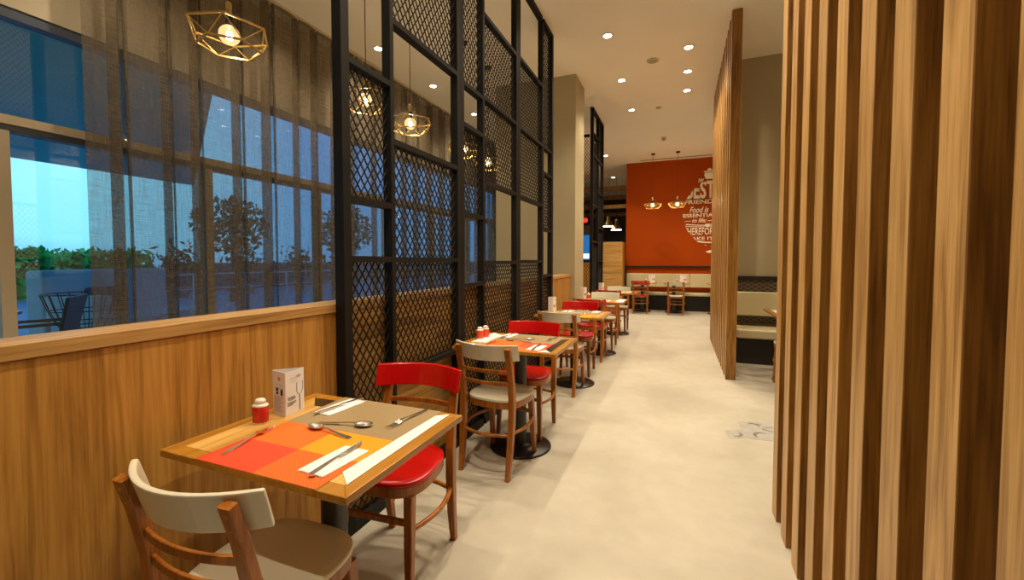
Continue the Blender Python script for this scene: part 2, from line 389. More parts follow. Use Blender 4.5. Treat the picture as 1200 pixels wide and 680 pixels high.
# ------------------------------------------------------------------ lights
WARM = (1, .825, .585)
def spot(x, y, z, power, size=2.0, blend=.85, col=WARM, r=.035):
    l = bpy.data.lights.new('downlight_or_added_beam', 'SPOT'); l.energy = power*1.15; l.spot_size = size; l.spot_blend = blend; l.color = col; l.shadow_soft_size = r
    o = bpy.data.objects.new('downlight_or_added_beam', l); o.location = (x, y, z); COL.objects.link(o); return o
dl0 = None
def downlight(x, y, label, power=70, group='recessed ceiling downlights'):
    global dl0
    if dl0 is None:
        dl0 = thing('ceiling_downlight', label, 'light', (x, y, CZ), 0, group)
        MB().lathe([(.048,-.001),(.050,-.008),(.064,-.007),(.068,0)], (0,0,0), 28).build('trim_ring', M['vent'], dl0)
        MB().lathe([(.046,-.0035),(.047,-.0015)], (0,0,0), 24).build('lens', M['bulb_lens'], dl0)
    else: dup(dl0, (x, y, CZ), 0, label, group)
    spot(x, y, CZ-.03, power)
L_ = 'recessed ceiling downlight '
for y in (-.16, 1.18, 2.53, 3.87): spot(-.835, y, CZ-.03, 105 if y < 2 else 80)
downlight(-.835, 5.216, L_+'beside the top end of the nearer black screen')
downlight(-.838, 6.56, L_+'level with the square column')
downlight(-.83, 7.90, L_+'between the column and the second black screen')
for y in (1.9, 2.65, 3.4): spot(.067, y, CZ-.03, 70)
downlight(.067, 5.863, L_+'in the row of three, nearest the slats')
downlight(.068, 6.597, L_+'in the row of three, the middle one')
downlight(.068, 7.322, L_+'in the row of three, farthest along')
for y in (1.95, 3.2): spot(-3.4, y, CZ-.03, 50)
downlight(-3.57, 4.47, L_+'by the curtain, seen in the first open cell of the screen', 60)
downlight(-3.55, 5.72, L_+'by the curtain, seen in the second open cell of the screen', 60)
downlight(-3.53, 7.07, L_+'by the curtain, seen in the narrow open cell past the thick post', 60)
downlight(-1.80, 9.73, L_+'seen through the second black screen', 60)
downlight(-1.79, 11.07, L_+'just past the second black screen', 60)
downlight(-2.03, 14.04, L_+'left of the red wall, nearer of two', 50)
downlight(-2.03, 16.03, L_+'left of the red wall, farther of two over the bar', 50)
for x in (-.9, .25, 1.2): spot(x, 10.6, CZ-.03, 75)  # added spots without fixtures, brightening the red wall and its lettering
for x, y in ((-.9, 9.4), (.1, 9.4), (1.5, 4.7), (2.2, 4.7), (1.5, 9.5), (-3.2,12.5)): spot(x, y, CZ-.03, 60)  # first two add to the wash on the red wall

# ------------------------------------------------------------------ wire pendants
def hexpts(r, z, a0): return [(r*math.cos(a0+i*PI/3), r*math.sin(a0+i*PI/3), z) for i in range(6)]
def make_pendant(label, loc, rz, group):
    p = thing('pendant_lamp', label, 'lamp', loc, rz, group)     # origin: bulb centre
    h = CZ - loc[2]
    MB().tube([(0,0,.20),(0,0,h-.02)], .0038, 6).build('cord', M['cord'], p)
    MB().lathe([(.045,h-.03),(.05,h-.02),(.05,h-.001)], (0,0,0), 20).build('canopy', M['cord'], p)
    MB().lathe([(.010,.20),(.016,.19),(.016,.125),(.012,.12)], (0,0,0), 16).build('brass_tube', M['gold'], p)
    MB().lathe([(.018,.12),(.021,.115),(.021,.062),(.015,.058)], (0,0,0), 16).build('socket', M['cord'], p)
    U = hexpts(.215, .035, 0); W = hexpts(.165, -.065, PI/6); fr = MB()
    sec = .0075
    for ring in (U, W):
        fr.bar(ring + [ring[0]], .013, .009) if False else None
        for i in range(6): fr.bar([ring[i], ring[(i+1) % 6]], .011, .009)
    for i in range(6):
        fr.bar([U[i], W[i]], .005, .005); fr.bar([U[(i+1) % 6], W[i]], .005, .005)
    fr.build('wire_frame', M['gold'], p)
    s = MB()
    for i in range(6): s.tube([U[i], (0.014*math.cos(i*PI/3), .014*math.sin(i*PI/3), .15)], .0013, 5)
    s.build('stay_wires', M['cord'], p)
    b = MB()
    prof = [(.014,.062),(.018,.05)] + [(.056*math.sin(a), .008+.056*math.cos(a)) for a in [.5+.26*i for i in range(10)]] + [(.001, -.048)]
    gb = b.lathe(prof, (0,0,0), 20).build('bulb', M['bulb_glass'], p)
    MB().lathe([(.002,.026),(.014,.018),(.019,.0),(.014,-.018),(.002,-.026)], (0,0,0), 12).build('filament', M['filament'], gb)
    return p
PG = 'gold wire pendant lamps by the curtain'
pend0 = make_pendant('large gold wire pendant lamp hanging clear of the screen, in front of the curtain', (-2.5, 1.78, 2.635), -.75, PG)
for y, z, t in ((2.96, 2.665, 'gold wire pendant lamp behind the mesh of the first narrow bay'),
                (3.60, 2.655, 'gold wire pendant lamp in the wide open cell of the screen'),
                (4.72, 2.67, 'gold wire pendant lamp half hidden behind the thick screen post'),
                (5.44, 2.66, 'gold wire pendant lamp behind the mesh near the column')):
    make_pendant(t, (-2.5, y, z), .55+y, PG)
PR = 'wire pendants before the red wall'
make_pendant('gold wire pendant lamp before the plain part of the red wall', (-.655, 11.3, 2.69), .2, PR)
make_pendant('gold wire pendant lamp beside the lettering on the red wall', (-.075, 11.3, 2.69), .9, PR)
def point(x, y, z, e, r=.03, col=(1,.66,.32)):
    l = bpy.data.lights.new('bulb_light', 'POINT'); l.energy = e; l.color = col; l.shadow_soft_size = r
    o = bpy.data.objects.new('bulb_light', l); o.location = (x, y, z); COL.objects.link(o)
for y, z in ((1.78,2.635),(2.96,2.665),(3.60,2.655),(4.72,2.67),(5.44,2.66)): point(-2.5, y, z, 20, .02)
for x in (-.655, -.075): point(x, 11.3, 2.69, 22, .02)

# ------------------------------------------------------------------ black mesh screens
XS = -1.4575
def mesh_panel(parent, y0, y1, z0, z1, x=XS, dy=.049, dz=.068):
    """expanded metal: two families of strands clipped to the opening"""
    mb = MB(); w, h = y1-y0, z1-z0
    sl = dz/dy
    for s in (1, -1):
        n0 = int(-h/sl/dy)-2; n1 = int((w+h/sl)/dy)+2
        for k in range(n0 if s > 0 else 0, n1 if s < 0 else int(w/dy)+2):
            # line: y = y_k + s*(z-z0)/sl
            yk = y0 + (k+.5)*dy
            ta, tb = 0, h
            if s > 0: lo, hi = (y0-yk)*sl, (y1-yk)*sl
            else: lo, hi = (yk-y1)*sl, (yk-y0)*sl
            ta, tb = max(ta, lo), min(tb, hi)
            if tb-ta < .01: continue
            off = .0015*s
            mb.bar([(x+off, yk+s*ta/sl, z0+ta), (x+off, yk+s*tb/sl, z0+tb)], .0046, .0060, (1,0,0))
    return mb.build('mesh_panel', M['black_steel'], parent, fix=False)
ZT, ZB = 3.935, .055
def screen(label, ypost, rails, group):
    """ypost: [(y0,y1) x3]; rails: per bay list of (z, mesh_below)  top bay entry first"""
    t = thing('mesh_screen', label, 'screen', (0,0,0), 0, group)
    (a0,a1),(m0,m1),(b0,b1) = ypost
    for p0, p1, n in ((a0,a1,'post'),(m0,m1,'mullion'),(b0,b1,'post')):
        MB().box(XS-.0275, XS+.0275, p0, p1, 0 if n == 'post' else ZB, CZ-.001 if n == 'post' else ZT).build(n, M['black_steel'], t, .002, 1)
    for e0, e1 in ((a1, m0), (m1, b0)):
        MB().box(XS-.0275, XS+.0275, e0, e1, ZT, ZT+.044).build('top_rail', M['black_steel'], t)
        MB().box(XS-.0275, XS+.0275, e0, e1, .0, ZB).build('bottom_rail', M['black_steel'], t)
    for (e0, e1), cells in zip(((a1, m0), (m1, b0)), rails):
        top = ZT
        for z, mesh in cells:                       # cell from top down to z
            lo = z+.014 if z > .1 else ZB
            if mesh: mesh_panel(t, e0, e1, lo, top)
            if z > .1:
                MB().box(XS-.0255, XS+.0265, e0, e1, z-.016, z+.014).build('rail', M['black_steel'], t); top = z-.016
    return t
GS = 'black steel mesh screens between tables and window side'
screen('black steel mesh screen standing beside the first table', ((1.532,1.584),(1.884,1.914),(2.611,2.660)),
  ([(2.242,0),(1.60,1),(1.317,0),(0,1)], [(2.585,1),(1.948,0),(1.314,1),(.679,1),(0,0)]), GS)
screen('black steel mesh screen standing beside the second table', ((2.662,2.712),(3.022,3.054),(3.745,3.800)),
  ([(2.569,1),(2.28,0),(1.645,1),(1.13,0),(0,1)], [(3.22,0),(2.585,1),(1.932,1),(1.293,0),(0,1)]), GS)
screen('black steel mesh screen whose end meets the view of the column', ((3.802,3.855),(4.545,4.60),(4.925,4.985)),
  ([(3.235,0),(2.585,1),(1.925,1),(1.30,0),(0,1)], [(2.588,1),(2.30,0),(1.66,1),(1.135,0),(0,1)]), GS)
screen('black steel mesh screen beyond the square column', ((7.50,7.55),(8.04,8.075),(8.55,8.60)),
  ([(3.55,0),(3.17,1),(2.3,1),(1.65,0),(0,1)], [(3.17,1),(2.58,0),(1.93,1),(1.3,1),(0,1)]), GS)
cs = thing('mesh_screen', 'narrow black mesh screen set crosswise right behind the square column', 'screen', (-1.50, 7.525, 0), PI/2, GS)
MB().box(-.025, .025, 1.05, 1.10, 0, CZ-.001).build('post', M['black_steel'], cs)
for z in (3.5, 2.3, 1.3): MB().box(-.025, .025, .0, 1.05, z-.02, z+.02).build('rail', M['black_steel'], cs)
mesh_panel(cs, 0, 1.05, 2.32, 3.48, 0); mesh_panel(cs, 0, 1.05, .05, 1.28, 0)

# ------------------------------------------------------------------ slatted wood partitions
def slats(label, x, y0, n, pitch, group):
    t = thing('slat_partition', label, 'partition', (x, y0, 0), 0, group); first = None
    for i in range(n):
        if first is None:
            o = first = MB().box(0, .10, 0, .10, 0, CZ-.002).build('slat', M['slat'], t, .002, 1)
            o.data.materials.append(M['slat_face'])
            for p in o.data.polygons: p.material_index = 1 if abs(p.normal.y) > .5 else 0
        else:
            o = first.copy(); COL.objects.link(o); o.parent = t
        o.location = (0, i*pitch, 0)
    return t
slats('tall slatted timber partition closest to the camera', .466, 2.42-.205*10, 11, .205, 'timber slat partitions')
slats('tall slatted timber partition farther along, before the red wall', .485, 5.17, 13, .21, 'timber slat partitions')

# ------------------------------------------------------------------ curtain
def curtain():
    rnd = random.Random(3); nz = 14; mb = MB(); plan = []
    # plan line of the cloth: broad nearly flat lengths between tight folded-over pleats
    y = 1.73
    while y < 9.35:
        flat = rnd.uniform(.16, .40); fold = rnd.uniform(.035, .085); bow = rnd.uniform(-.03, .045); d = rnd.uniform(-.06, .06)
        for i in range(10): u = i/10; plan.append((bow*math.sin(PI*u)+.006*math.sin(9*PI*u), y+flat*u, d))
        y += flat
        for i in range(14):                       # cloth turns back behind itself and out again
            u = i/14; plan.append((-.075*math.sin(PI*u)**1.0-.012*math.sin(2*PI*u), y+fold*(-math.sin(2*PI*u)*.9+.35*u), d))
        y += fold*.35
    vs = []; n = len(plan)-1
    for i, (px, py, d) in enumerate(plan):
        for j in range(nz+1):
            z = .015 + (3.955-.015)*j/nz; t = j/nz
            vs.append((-3.94+px*(1-.25*t**3), py+d*(1-t)*.8*math.sin(.5+py), z))
    fs = []
    for i in range(n):
        for j in range(nz):
            q = i*(nz+1)+j; fs.append((q, q+1, q+nz+2, q+nz+1))
    mb.add(vs, fs, True)
    o = mb.build('curtain', M['curtain'], None, fix=False)
    tag(o, 'sheer grey brown curtain hanging full height along the windows', 'curtain')
    tk = MB().box(-3.99, -3.91, 1.85, 9.4, 3.955, CZ-.001).build('curtain_track', M['vent'], o)
curtain()

# ------------------------------------------------------------------ chairs
def arc(xh, ym, sag, z, n=13, pw=2): return [(xh*(-1+2*i/(n-1)), ym+sag*abs(-1+2*i/(n-1))**pw, z) for i in range(n)]
def seat_outline(k=1.0, n=48):
    pts = []
    for i in range(n):
        a = 2*PI*i/n; c, s = math.cos(a), math.sin(a)
        x = math.copysign(abs(c)**.62, c)*.190; y = math.copysign(abs(s)**.66, s)*.188
        x *= 1 + .045*(y/.2) - .02*(1-abs(y/.2))*0
        pts.append((x*k, y*k+.0))
    return pts
def make_chair(label, paint, loc, rz, group):
    t = thing('dining_chair', label, 'chair', loc, rz, group); W = M['chair_wood']
    # seat: dished painted board over a wood rim
    o = seat_outline(); mb = MB(); rings = [(1.0, .446), (1.0, .457), (.985, .461), (.80, .458), (.5, .455), (.2, .454)]
    vs = []; n = len(o)
    for k, z in rings: vs += [(x*k, y*k, z) for x, y in o]
    fs = [(i*n+j, i*n+(j+1) % n, (i+1)*n+(j+1) % n, (i+1)*n+j) for i in range(len(rings)-1) for j in range(n)]
    mb.add(vs, fs, True); mb.add(vs[:n], [tuple(range(n))[::-1]]); mb.add(vs[-n:], [tuple(range(n))], True)
    mb.build('seat', paint, t)
    MB().prism(seat_outline(.985), .402, .4455).build('seat_rim', W, t, .005)
    for s in (-1, 1):
        f = [(s*.148, .138, .402), (s*.155, .155, .2), (s*.162, .170, 0)]
        MB().bar(f, .037, .037, (0,1,0), [1, .9, .68]).build('leg', W, t, .004)
        r = [(s*.163, -.232, 0), (s*.166, -.206, .15), (s*.170, -.188, .32), (s*.172, -.184, .46), (s*.172, -.196, .58), (s*.172, -.222, .70), (s*.171, -.250, .795)]
        lg = MB().bar(r, .038, .034, (0,1,0), [(.72,.85), (.9,1), (1,1.1), (1,1.1), (1,.9), (1,.75), (1,.66)]).build('rear_leg', W, t, .004)
        for z, yy in ((.772, -.2545), (.735, -.2430)):
            A = [2*PI*i/10 for i in range(10)]
            MB().add([(s*.171+.006*math.cos(a), yy-.0015, z+.006*math.sin(a)) for a in A] + [(s*.171+.006*math.cos(a), yy+.004, z+.006*math.sin(a)) for a in A],
                   [tuple(range(10))] + [(i, (i+1) % 10, 10+(i+1) % 10, 10+i) for i in range(10)]).build('screw', M['screw'], lg)
    # curved top rest, seated inside the posts
    n = 17; mb = MB(); vs = []
    for i in range(n):
        u = -1+2*i/(n-1); x = .216*u; yc = -.266+.082*abs(u)**2.0
        nx, ny = -2*.082*u/.216, 1.0; l = math.hypot(nx, ny); nx, ny = nx/l, ny/l
        for z, tilt, wx in ((.712, .014, .985), (.764, .0, .995), (.812, -.014, 1.0)):
            for d in (-.008, .008): vs.append((x*wx+nx*d, yc+tilt+ny*d, z))
    fs = []
    for i in range(n-1):
        a, b = i*6, (i+1)*6
        fs += [(a,a+2,b+2,b),(a+2,a+4,b+4,b+2),(a+1,b+1,b+3,a+3),(a+3,b+3,b+5,a+5),(a+4,a+5,b+5,b+4),(a,b,b+1,a+1)]
    fs += [(0,1,3,2),(2,3,5,4)]; e = (n-1)*6; fs += [(e,e+2,e+3,e+1),(e+2,e+4,e+5,e+3)]
    mb.add(vs, fs, True)
    br = mb.build('backrest', paint, t, .005)
    for p in br.data.polygons: p.use_smooth = False
    md = br.modifiers[0]; md.harden_normals = False
    for z, y in ((.645, -.236), (.570, -.222)):
        MB().bar(arc(.172, y, .030, z), .011, .022).build('back_slat', W, t, .003)
    z = .270
    MB().bar([(-.143,.150,z+.03),(.143,.150,z+.03)], .016, .024).build('stretcher', W, t, .003)
    MB().tube([(.172*(-1+2*i/12), -.190-.05*math.sin(PI*i/12), z-.01) for i in range(13)], .0105, 10).build('stretcher', W, t)
    for s in (-1, 1):
        MB().tube([(s*(.154+.014*i/12+.036*math.sin(PI*i/12)), .150-.338*i/12, z) for i in range(13)], .0105, 10).build('stretcher', W, t)
    return t
CW, CR = 'white backed dining chairs', 'red dining chairs'
cw = make_chair('white wooden dining chair at the first table, cut by the picture edge', M['white_paint'], (-1.062, .838, 0), .045, CW)
cr = make_chair('red wooden dining chair facing the camera across the first table', M['red_paint'], (-1.115, 1.476, 0), PI+.085, CR)
dup(cw, (-1.073, 2.535, 0), -.09, 'white wooden dining chair with its back to the camera at the second table', CW)
dup(cr, (-1.085, 3.045, 0), PI+.02, 'red wooden dining chair on the far side of the second table', CR)
dup(cw, (-1.085, 4.195, 0), -.03, 'white wooden dining chair with its back to the camera at the third table', CW)
dup(cr, (-1.10, 4.87, 0), PI+.05, 'red wooden dining chair on the far side of the third table', CR)
dup(cr, (-1.085, 5.68, 0), 0, 'red wooden dining chair with its back to the camera at the fourth table', CR)
dup(cw, (-1.07, 6.47, 0), PI, 'white wooden dining chair on the far side of the fourth table', CW)
dup(cr, (-1.12, 7.44, 0), .02, 'red wooden dining chair with its back to the camera at the fifth table', CR)
dup(cw, (-1.07, 8.06, 0), PI, 'white wooden dining chair on the far side of the fifth table', CW)
dup(cr, (-.895, 10.99, 0), .04, 'red wooden dining chair with its back to the camera before the long bench', CR)
dup(cw, (-.065, 11.02, 0), -.06, 'white wooden dining chair with its back to the camera before the long bench', CW)
dup(cw, (1.12, 5.07, 0), 0, 'white wooden dining chair mostly hidden behind the near slat partition', CW)

# ------------------------------------------------------------------ tables
def quad(mb, pts, z0, z1): return mb.prism(pts, z0, z1)
def make_table(label, loc, rz, dark, group, dy=.03):
    t = thing('dining_table', label, 'table', loc, rz, group); hx, hy, e, s = .35, .29, .045, .075; z0, z1 = .729, .750
    fr = MB()
    fr.prism([(-hx,-hy),(hx,-hy),(hx-e,-hy+e),(-hx+e,-hy+e)], z0, z1); fr.prism([(hx,-hy),(hx,hy),(hx-e,hy-e),(hx-e,-hy+e)], z0, z1)
    fr.prism([(hx,hy),(-hx,hy),(-hx+e,hy-e),(hx-e,hy-e)], z0, z1); fr.prism([(-hx,hy),(-hx,-hy),(-hx+e,-hy+e),(-hx+e,hy-e)], z0, z1)
    fr.build('edge_frame', M['table_frame'], t, .0025, 2)
    ax, ay = hx-e, hy-e; bx, by = ax-s, ay-s
    MB().prism([(-bx,-by),(bx,-by),(bx,by),(-bx,by)], z0+.002, z1-.0004).build('tabletop', M['table_light'], t)
    sides = {'f': [(-ax,-ay),(ax,-ay),(bx,-by),(-bx,-by)], 'r': [(ax,-ay),(ax,ay),(bx,by),(bx,-by)], 'b': [(ax,ay),(-ax,ay),(-bx,by),(bx,by)], 'l': [(-ax,ay),(-ax,-ay),(-bx,-by),(-bx,by)]}
    for k, p in sides.items():
        MB().prism(p, z0+.002, z1-.0004).build('inlay_strip', M['table_dark'] if k == dark else (M['table_frame'] if k == 'f' and dark == 'b' and False else M['table_light']), t)
    MB().lathe([(.215,0),(.215,.009),(.208,.014),(.05,.020),(.044,.026)], (0,dy,0), 48).build('base_disc', M['base_black'], t)
    MB().lathe([(.042,.018),(.042,.71)], (0,dy,0), 24).build('column', M['dark_steel'], t)
    MB().box(-.16,.16,-.13,.19,.706,.7285).build('top_plate', M['base_black'], t, .004)
    return t
TG = 'pedestal tables along the screens'
TB = [(-1.075,1.06), (-1.03,2.72), (-1.035,4.41), (-1.03,6.02), (-1.03,7.68)]
names = ['first', 'second', 'third', 'fourth', 'fifth']
t1 = make_table('square wooden pedestal table closest to the camera, with orange check mat', (*TB[0], 0), 0, 'b', TG)
t2 = make_table('square wooden pedestal table, second in the row, with two shakers', (*TB[1], 0), 0, 'r', TG, .06)
dup(t1, (*TB[2], 0), 0, 'square wooden pedestal table, third in the row, with yellow mat', TG)
dup(t1, (*TB[3], 0), 0, 'square wooden pedestal table, fourth in the row', TG)
dup(t2, (*TB[4], 0), 0, 'square wooden pedestal table, fifth and farthest in the row', TG)
TK = 'pedestal tables before the bench at the red wall'
dup(t2, (-.83, 11.46, 0), PI/2, 'wooden pedestal table between bench and red chair at the red wall', TK)
dup(t2, (-.07, 11.46, 0), PI/2, 'wooden pedestal table between bench and white chair at the red wall', TK)
dup(t2, (.93, 11.46, 0), PI/2, 'wooden pedestal table at the red wall half hidden by the far slats', TK)
dup(t1, (1.20, 5.33, 0), PI/2, 'wooden table in the side recess, only its corner past the near slats', 'table in the recess')
ZT0 = .7502

# ------------------------------------------------------------------ table ware
def flat_strip(mb, prof, th=.0016):
    """prof: (s, halfwidth, z) along +Y"""
    n = len(prof); vs = []
    for s, w, z in prof: vs += [(-w, s, z), (w, s, z), (w, s, z+th), (-w, s, z+th)]
    fs = []
    for i in range(n-1):
        a, b = 4*i, 4*i+4; fs += [(a,a+1,b+1,b),(a+1,a+2,b+2,b+1),(a+2,a+3,b+3,b+2),(a+3,a,b,b+3)]
    fs += [(0,3,2,1), (4*n-4,4*n-3,4*n-2,4*n-1)]
    return mb.add(vs, fs, False)
HANDLE = [(0,.004,.001),(.004,.0085,.001),(.02,.0095,.001),(.05,.0075,.003),(.085,.0045,.006),(.115,.0032,.009),(.13,.0036,.0095)]
def fork_mesh():
    mb = MB(); flat_strip(mb, HANDLE + [(.138,.009,.009),(.146,.0125,.0065),(.158,.0125,.0035)], .002)
    for k in range(4):
        x = -.0105+.007*k
        vs = []; pr = [(.157,.0020,.0036),(.172,.0019,.0020),(.188,.0016,.0030),(.200,.0008,.0065)]
        m2 = MB(); flat_strip(m2, pr, .0018); m2.v = [(a+x, b, c) for a, b, c in m2.v]; mb.add(m2.v, m2.f)
    return mb
def spoon_mesh():
    mb = MB(); flat_strip(mb, HANDLE + [(.140,.0045,.009)], .002)
    # bowl: shallow oval shell
    vs = []; nu, nv = 24, 6; c = .168
    for lay, dz in ((0, 0), (1, -.0015)):
        for j in range(nv+1):
            r = 1-j/nv
            for i in range(nu):
                a = 2*PI*i/nu; x = .0205*r*math.cos(a); y = c + .032*r*math.sin(a)*(1+.06*math.sin(a))
                vs.append((x, y, .0105-.0085*(1-r*r)+dz))
    fs = []; o2 = nu*(nv+1)
    for j in range(nv):
        for i in range(nu):
            a, b = j*nu+i, j*nu+(i+1) % nu
            fs.append((a, b, b+nu, a+nu)); fs.append((o2+a, o2+a+nu, o2+b+nu, o2+b))
    for i in range(nu): fs.append((i, o2+i, o2+(i+1) % nu, (i+1) % nu))
    return mb.add(vs, fs, True)
def knife_mesh():
    mb = MB()
    flat_strip(mb, [(0,.005,.0008),(.004,.0085,.0005),(.03,.0085,.0005),(.07,.0070,.001),(.100,.0058,.0015)], .0050)
    n = [(.100,-.0062,.0062),(.108,-.0075,.0088),(.14,-.0075,.0100),(.18,-.0075,.0095),(.20,-.0070,.0065),(.212,-.0055,-.0005),(.216,-.0045,-.0035)]
    vs = []
    for s, a, b in n: vs += [(a, s, .0022), (b, s, .0022), (b, s, .0030), (a, s, .0042)]
    fs = []
    for i in range(len(n)-1):
        a, b = 4*i, 4*i+4; fs += [(a,a+1,b+1,b),(a+1,a+2,b+2,b+1),(a+2,a+3,b+3,b+2),(a+3,a,b,b+3)]
    fs += [(0,3,2,1), (4*len(n)-4,4*len(n)-3,4*len(n)-2,4*len(n)-1)]
    return mb.add(vs, fs)
MESH = {}
def ware(kind, label, a, b, z, group, cat=None):
    """lies from a (handle end) to b (head end)"""
    if kind not in MESH:
        mk = {'fork': fork_mesh, 'spoon': spoon_mesh, 'knife': knife_mesh}[kind]()
        o = mk.build(kind, M['chrome']); MESH[kind] = o.data
        if kind != 'knife' : pass
    else:
        o = bpy.data.objects.new(kind, MESH[kind]); COL.objects.link(o)
    d = Vector((b[0]-a[0], b[1]-a[1])); o.location = (a[0], a[1], z); o.rotation_euler = (0, 0, math.atan2(d.y, d.x)-PI/2)
    o['len'] = 0; del o['len']
    return tag(o, label, kind, group)
def napkin(label, c, rz, w, l, group, z=ZT0):
    t = MB(); rnd = random.Random(hash(label) % 1000 if False else len(label))
    # two folded leaves with pinked edges
    for (x0, x1, zz) in ((-w/2, -.003, 0), (.003, w/2, .0006), ):
        nx, ny = 8, 16; vs = []
        for lay in (0, 1):
            for j in range(ny+1):
                for i in range(nx+1):
                    u, v = i/nx, j/ny; x = x0+(x1-x0)*u; y = -l/2+l*v
                    if j in (0, ny): y += (.0022 if i % 2 else -.0022)
                    h = .0006+.0012*math.sin(PI*u)+.0010*abs(math.sin(3*v+2*u)) + zz
                    vs.append((x, y, (h+.001) if lay else 0.0))
        fs = []; k = (nx+1)*(ny+1)
        for j in range(ny):
            for i in range(nx):
                a = j*(nx+1)+i; fs.append((a+k, a+1+k, a+nx+2+k, a+nx+1+k)); fs.append((a, a+nx+1, a+nx+2, a+1))
        for i in range(nx): fs.append((i, i+1, i+1+k, i+k)); a = ny*(nx+1)+i; fs.append((a+1, a, a+k, a+1+k))
        for j in range(ny): a = j*(nx+1); fs.append((a+nx+1, a, a+k, a+nx+1+k)); a += nx; fs.append((a, a+nx+1, a+nx+1+k, a+k))
        t.add(vs, fs, True)
    o = t.build('napkin', M['napkin']); o.location = (c[0], c[1], z); o.rotation_euler = (0,0,rz)
    return tag(o, label, 'napkin', group)
def mat(label, x0, x1, y0, y1, m, group, z=ZT0, rz=0):
    o = MB().box(-(x1-x0)/2, (x1-x0)/2, -(y1-y0)/2, (y1-y0)/2, 0, .0012).build('place_mat', M[m]); o.location = ((x0+x1)/2, (y0+y1)/2, z); o.rotation_euler = (0,0,rz)
    return tag(o, label, 'place mat', group)
shk = {}
def shaker(label, loc, m, group, cap_parts=True):
    t = thing('salt_shaker', label, 'shaker', loc, .3, group)
    MB().lathe([(.0215,.0),(.0225,.003),(.0225,.0045)], (0,0,0), 28, 1.12, .95).build('foot', M['ceramic'], t)
    MB().lathe([(.0222,.0045),(.0232,.008),(.0232,.056),(.0225,.059)], (0,0,0), 28, 1.12, .95).build('body', M[m], t)
    MB().lathe([(.0235,.059),(.0238,.063),(.0205,.066),(.0170,.068)], (0,0,0), 28, 1.12, .95).build('collar', M['ceramic'], t)
    MB().lathe([(.0150,.068),(.0165,.071),(.0165,.077),(.0130,.083),(.006,.0855),(.001,.086)], (0,0,0), 24, 1.12, .95).build('cap', M['ceramic'], t)
    return t
def table_card(label, base, group, h=.155, detail=True):
    """three-sided folded card; base = three floor-plan points (left, front, right)"""
    (ax, ay), (bx, by), (cx, cy) = base; t = thing('menu_card', label, 'menu card', (bx, by, ZT0), 0, group)
    P = [Vector((ax-bx, ay-by, 0)), Vector((0,0,0)), Vector((cx-bx, cy-by, 0))]
    th = .0012
    for a, b in ((0,1),(1,2),(2,0)):
        d = (P[b]-P[a]).normalized(); nrm = Vector((d.y, -d.x, 0))*th/2
        mb = MB(); q = [P[a]-nrm, P[b]-nrm, P[b]+nrm, P[a]+nrm]
        mb.prism([(v.x, v.y) for v in q], 0, h).build('panel', M['paper'], t)
    if not detail: 
        d = (P[2]-P[1]); L = d.length; d.normalize(); nrm = Vector((d.y, -d.x, 0))
        def rect0(u0, u1, z0, z1, m, n):
            a = P[1]+d*u0*L+nrm*(.0009); b = P[1]+d*u1*L+nrm*(.0009); c = nrm*.0004
            MB().add([a+Vector((0,0,z0)), b+Vector((0,0,z0)), b+Vector((0,0,z1)), a+Vector((0,0,z1)), a+c+Vector((0,0,z0)), b+c+Vector((0,0,z0)), b+c+Vector((0,0,z1)), a+c+Vector((0,0,z1))],
                     [(0,1,2,3),(4,7,6,5),(0,4,5,1),(1,5,6,2),(2,6,7,3),(3,7,4,0)]).build(n, m, t)
        rect0(.15, .38, h*.30, h*.48, M['print'], 'print'); rect0(.60, .84, h*.30, h*.48, M['print_orange'] if 'third' in label else M['print'], 'print'); rect0(.35, .7, h*.78, h*.82, M['print_soft'], 'print')
        return t
    def face(i, j):
        d = P[j]-P[i]; L = d.length; d.normalize(); nrm = Vector((d.y, -d.x, 0))
        def at(u, z, off=.0009): return P[i]+d*(u*L)+nrm*off+Vector((0,0,z*h))
        return at
    def lines(mb, at, segs, wz=.006):
        for u0, z0, u1, z1 in segs:
            a, b = at(u0, z0), at(u1, z1); up = Vector((0,0,wz*h/2)); o = at(0,0,.0013)-at(0,0,.0009)
            mb.add([a-up, b-up, b+up, a+up, a-up+o, b-up+o, b+up+o, a+up+o], [(0,1,2,3),(4,7,6,5),(0,4,5,1),(1,5,6,2),(2,6,7,3),(3,7,4,0)])
    f = face(1, 2); mb = MB()
    # wine glass outline: bowl sides, stem
    g = [(.60,.70),(.585,.60),(.59,.50),(.64,.43),(.72,.40)]; g2 = [(.90,.70),(.93,.60),(.90,.50),(.83,.43),(.76,.40)]
    for s in (g, g2):
        for k in range(len(s)-1): 
            a, b = f(*s[k]), f(*s[k+1]); o = f(0,0,.0013)-f(0,0,.0009); w = (f(.012,0)-f(0,0))
            mb.add([a-w, b-w, b+w, a+w, a-w+o, b-w+o, b+w+o, a+w+o], [(0,1,2,3),(4,7,6,5),(0,4,5,1),(1,5,6,2),(2,6,7,3),(3,7,4,0)])
    a, b = f(.74,.40), f(.74,.03); o = f(0,0,.0013)-f(0,0,.0009); w = f(.022,0)-f(0,0)
    mb.add([a-w, b-w, b+w, a+w, a-w+o, b-w+o, b+w+o, a+w+o], [(0,1,2,3),(4,7,6,5),(0,4,5,1),(1,5,6,2),(2,6,7,3),(3,7,4,0)])
    mb.build('wine_glass_print', M['print'], t)
    mb = MB(); rnd = random.Random(5)
    for z, u0, u1 in ((.405,.08,.50),(.375,.12,.52),(.345,.14,.50),(.285,.08,.55),(.255,.10,.52),(.225,.08,.40)):
        u = u0
        while u < u1:
            w = rnd.uniform(.03,.08); lines(mb, f, [(u, z, min(u+w, u1), z)], .016); u += w+.016
    mb.build('printed_lines', M['print'], t)
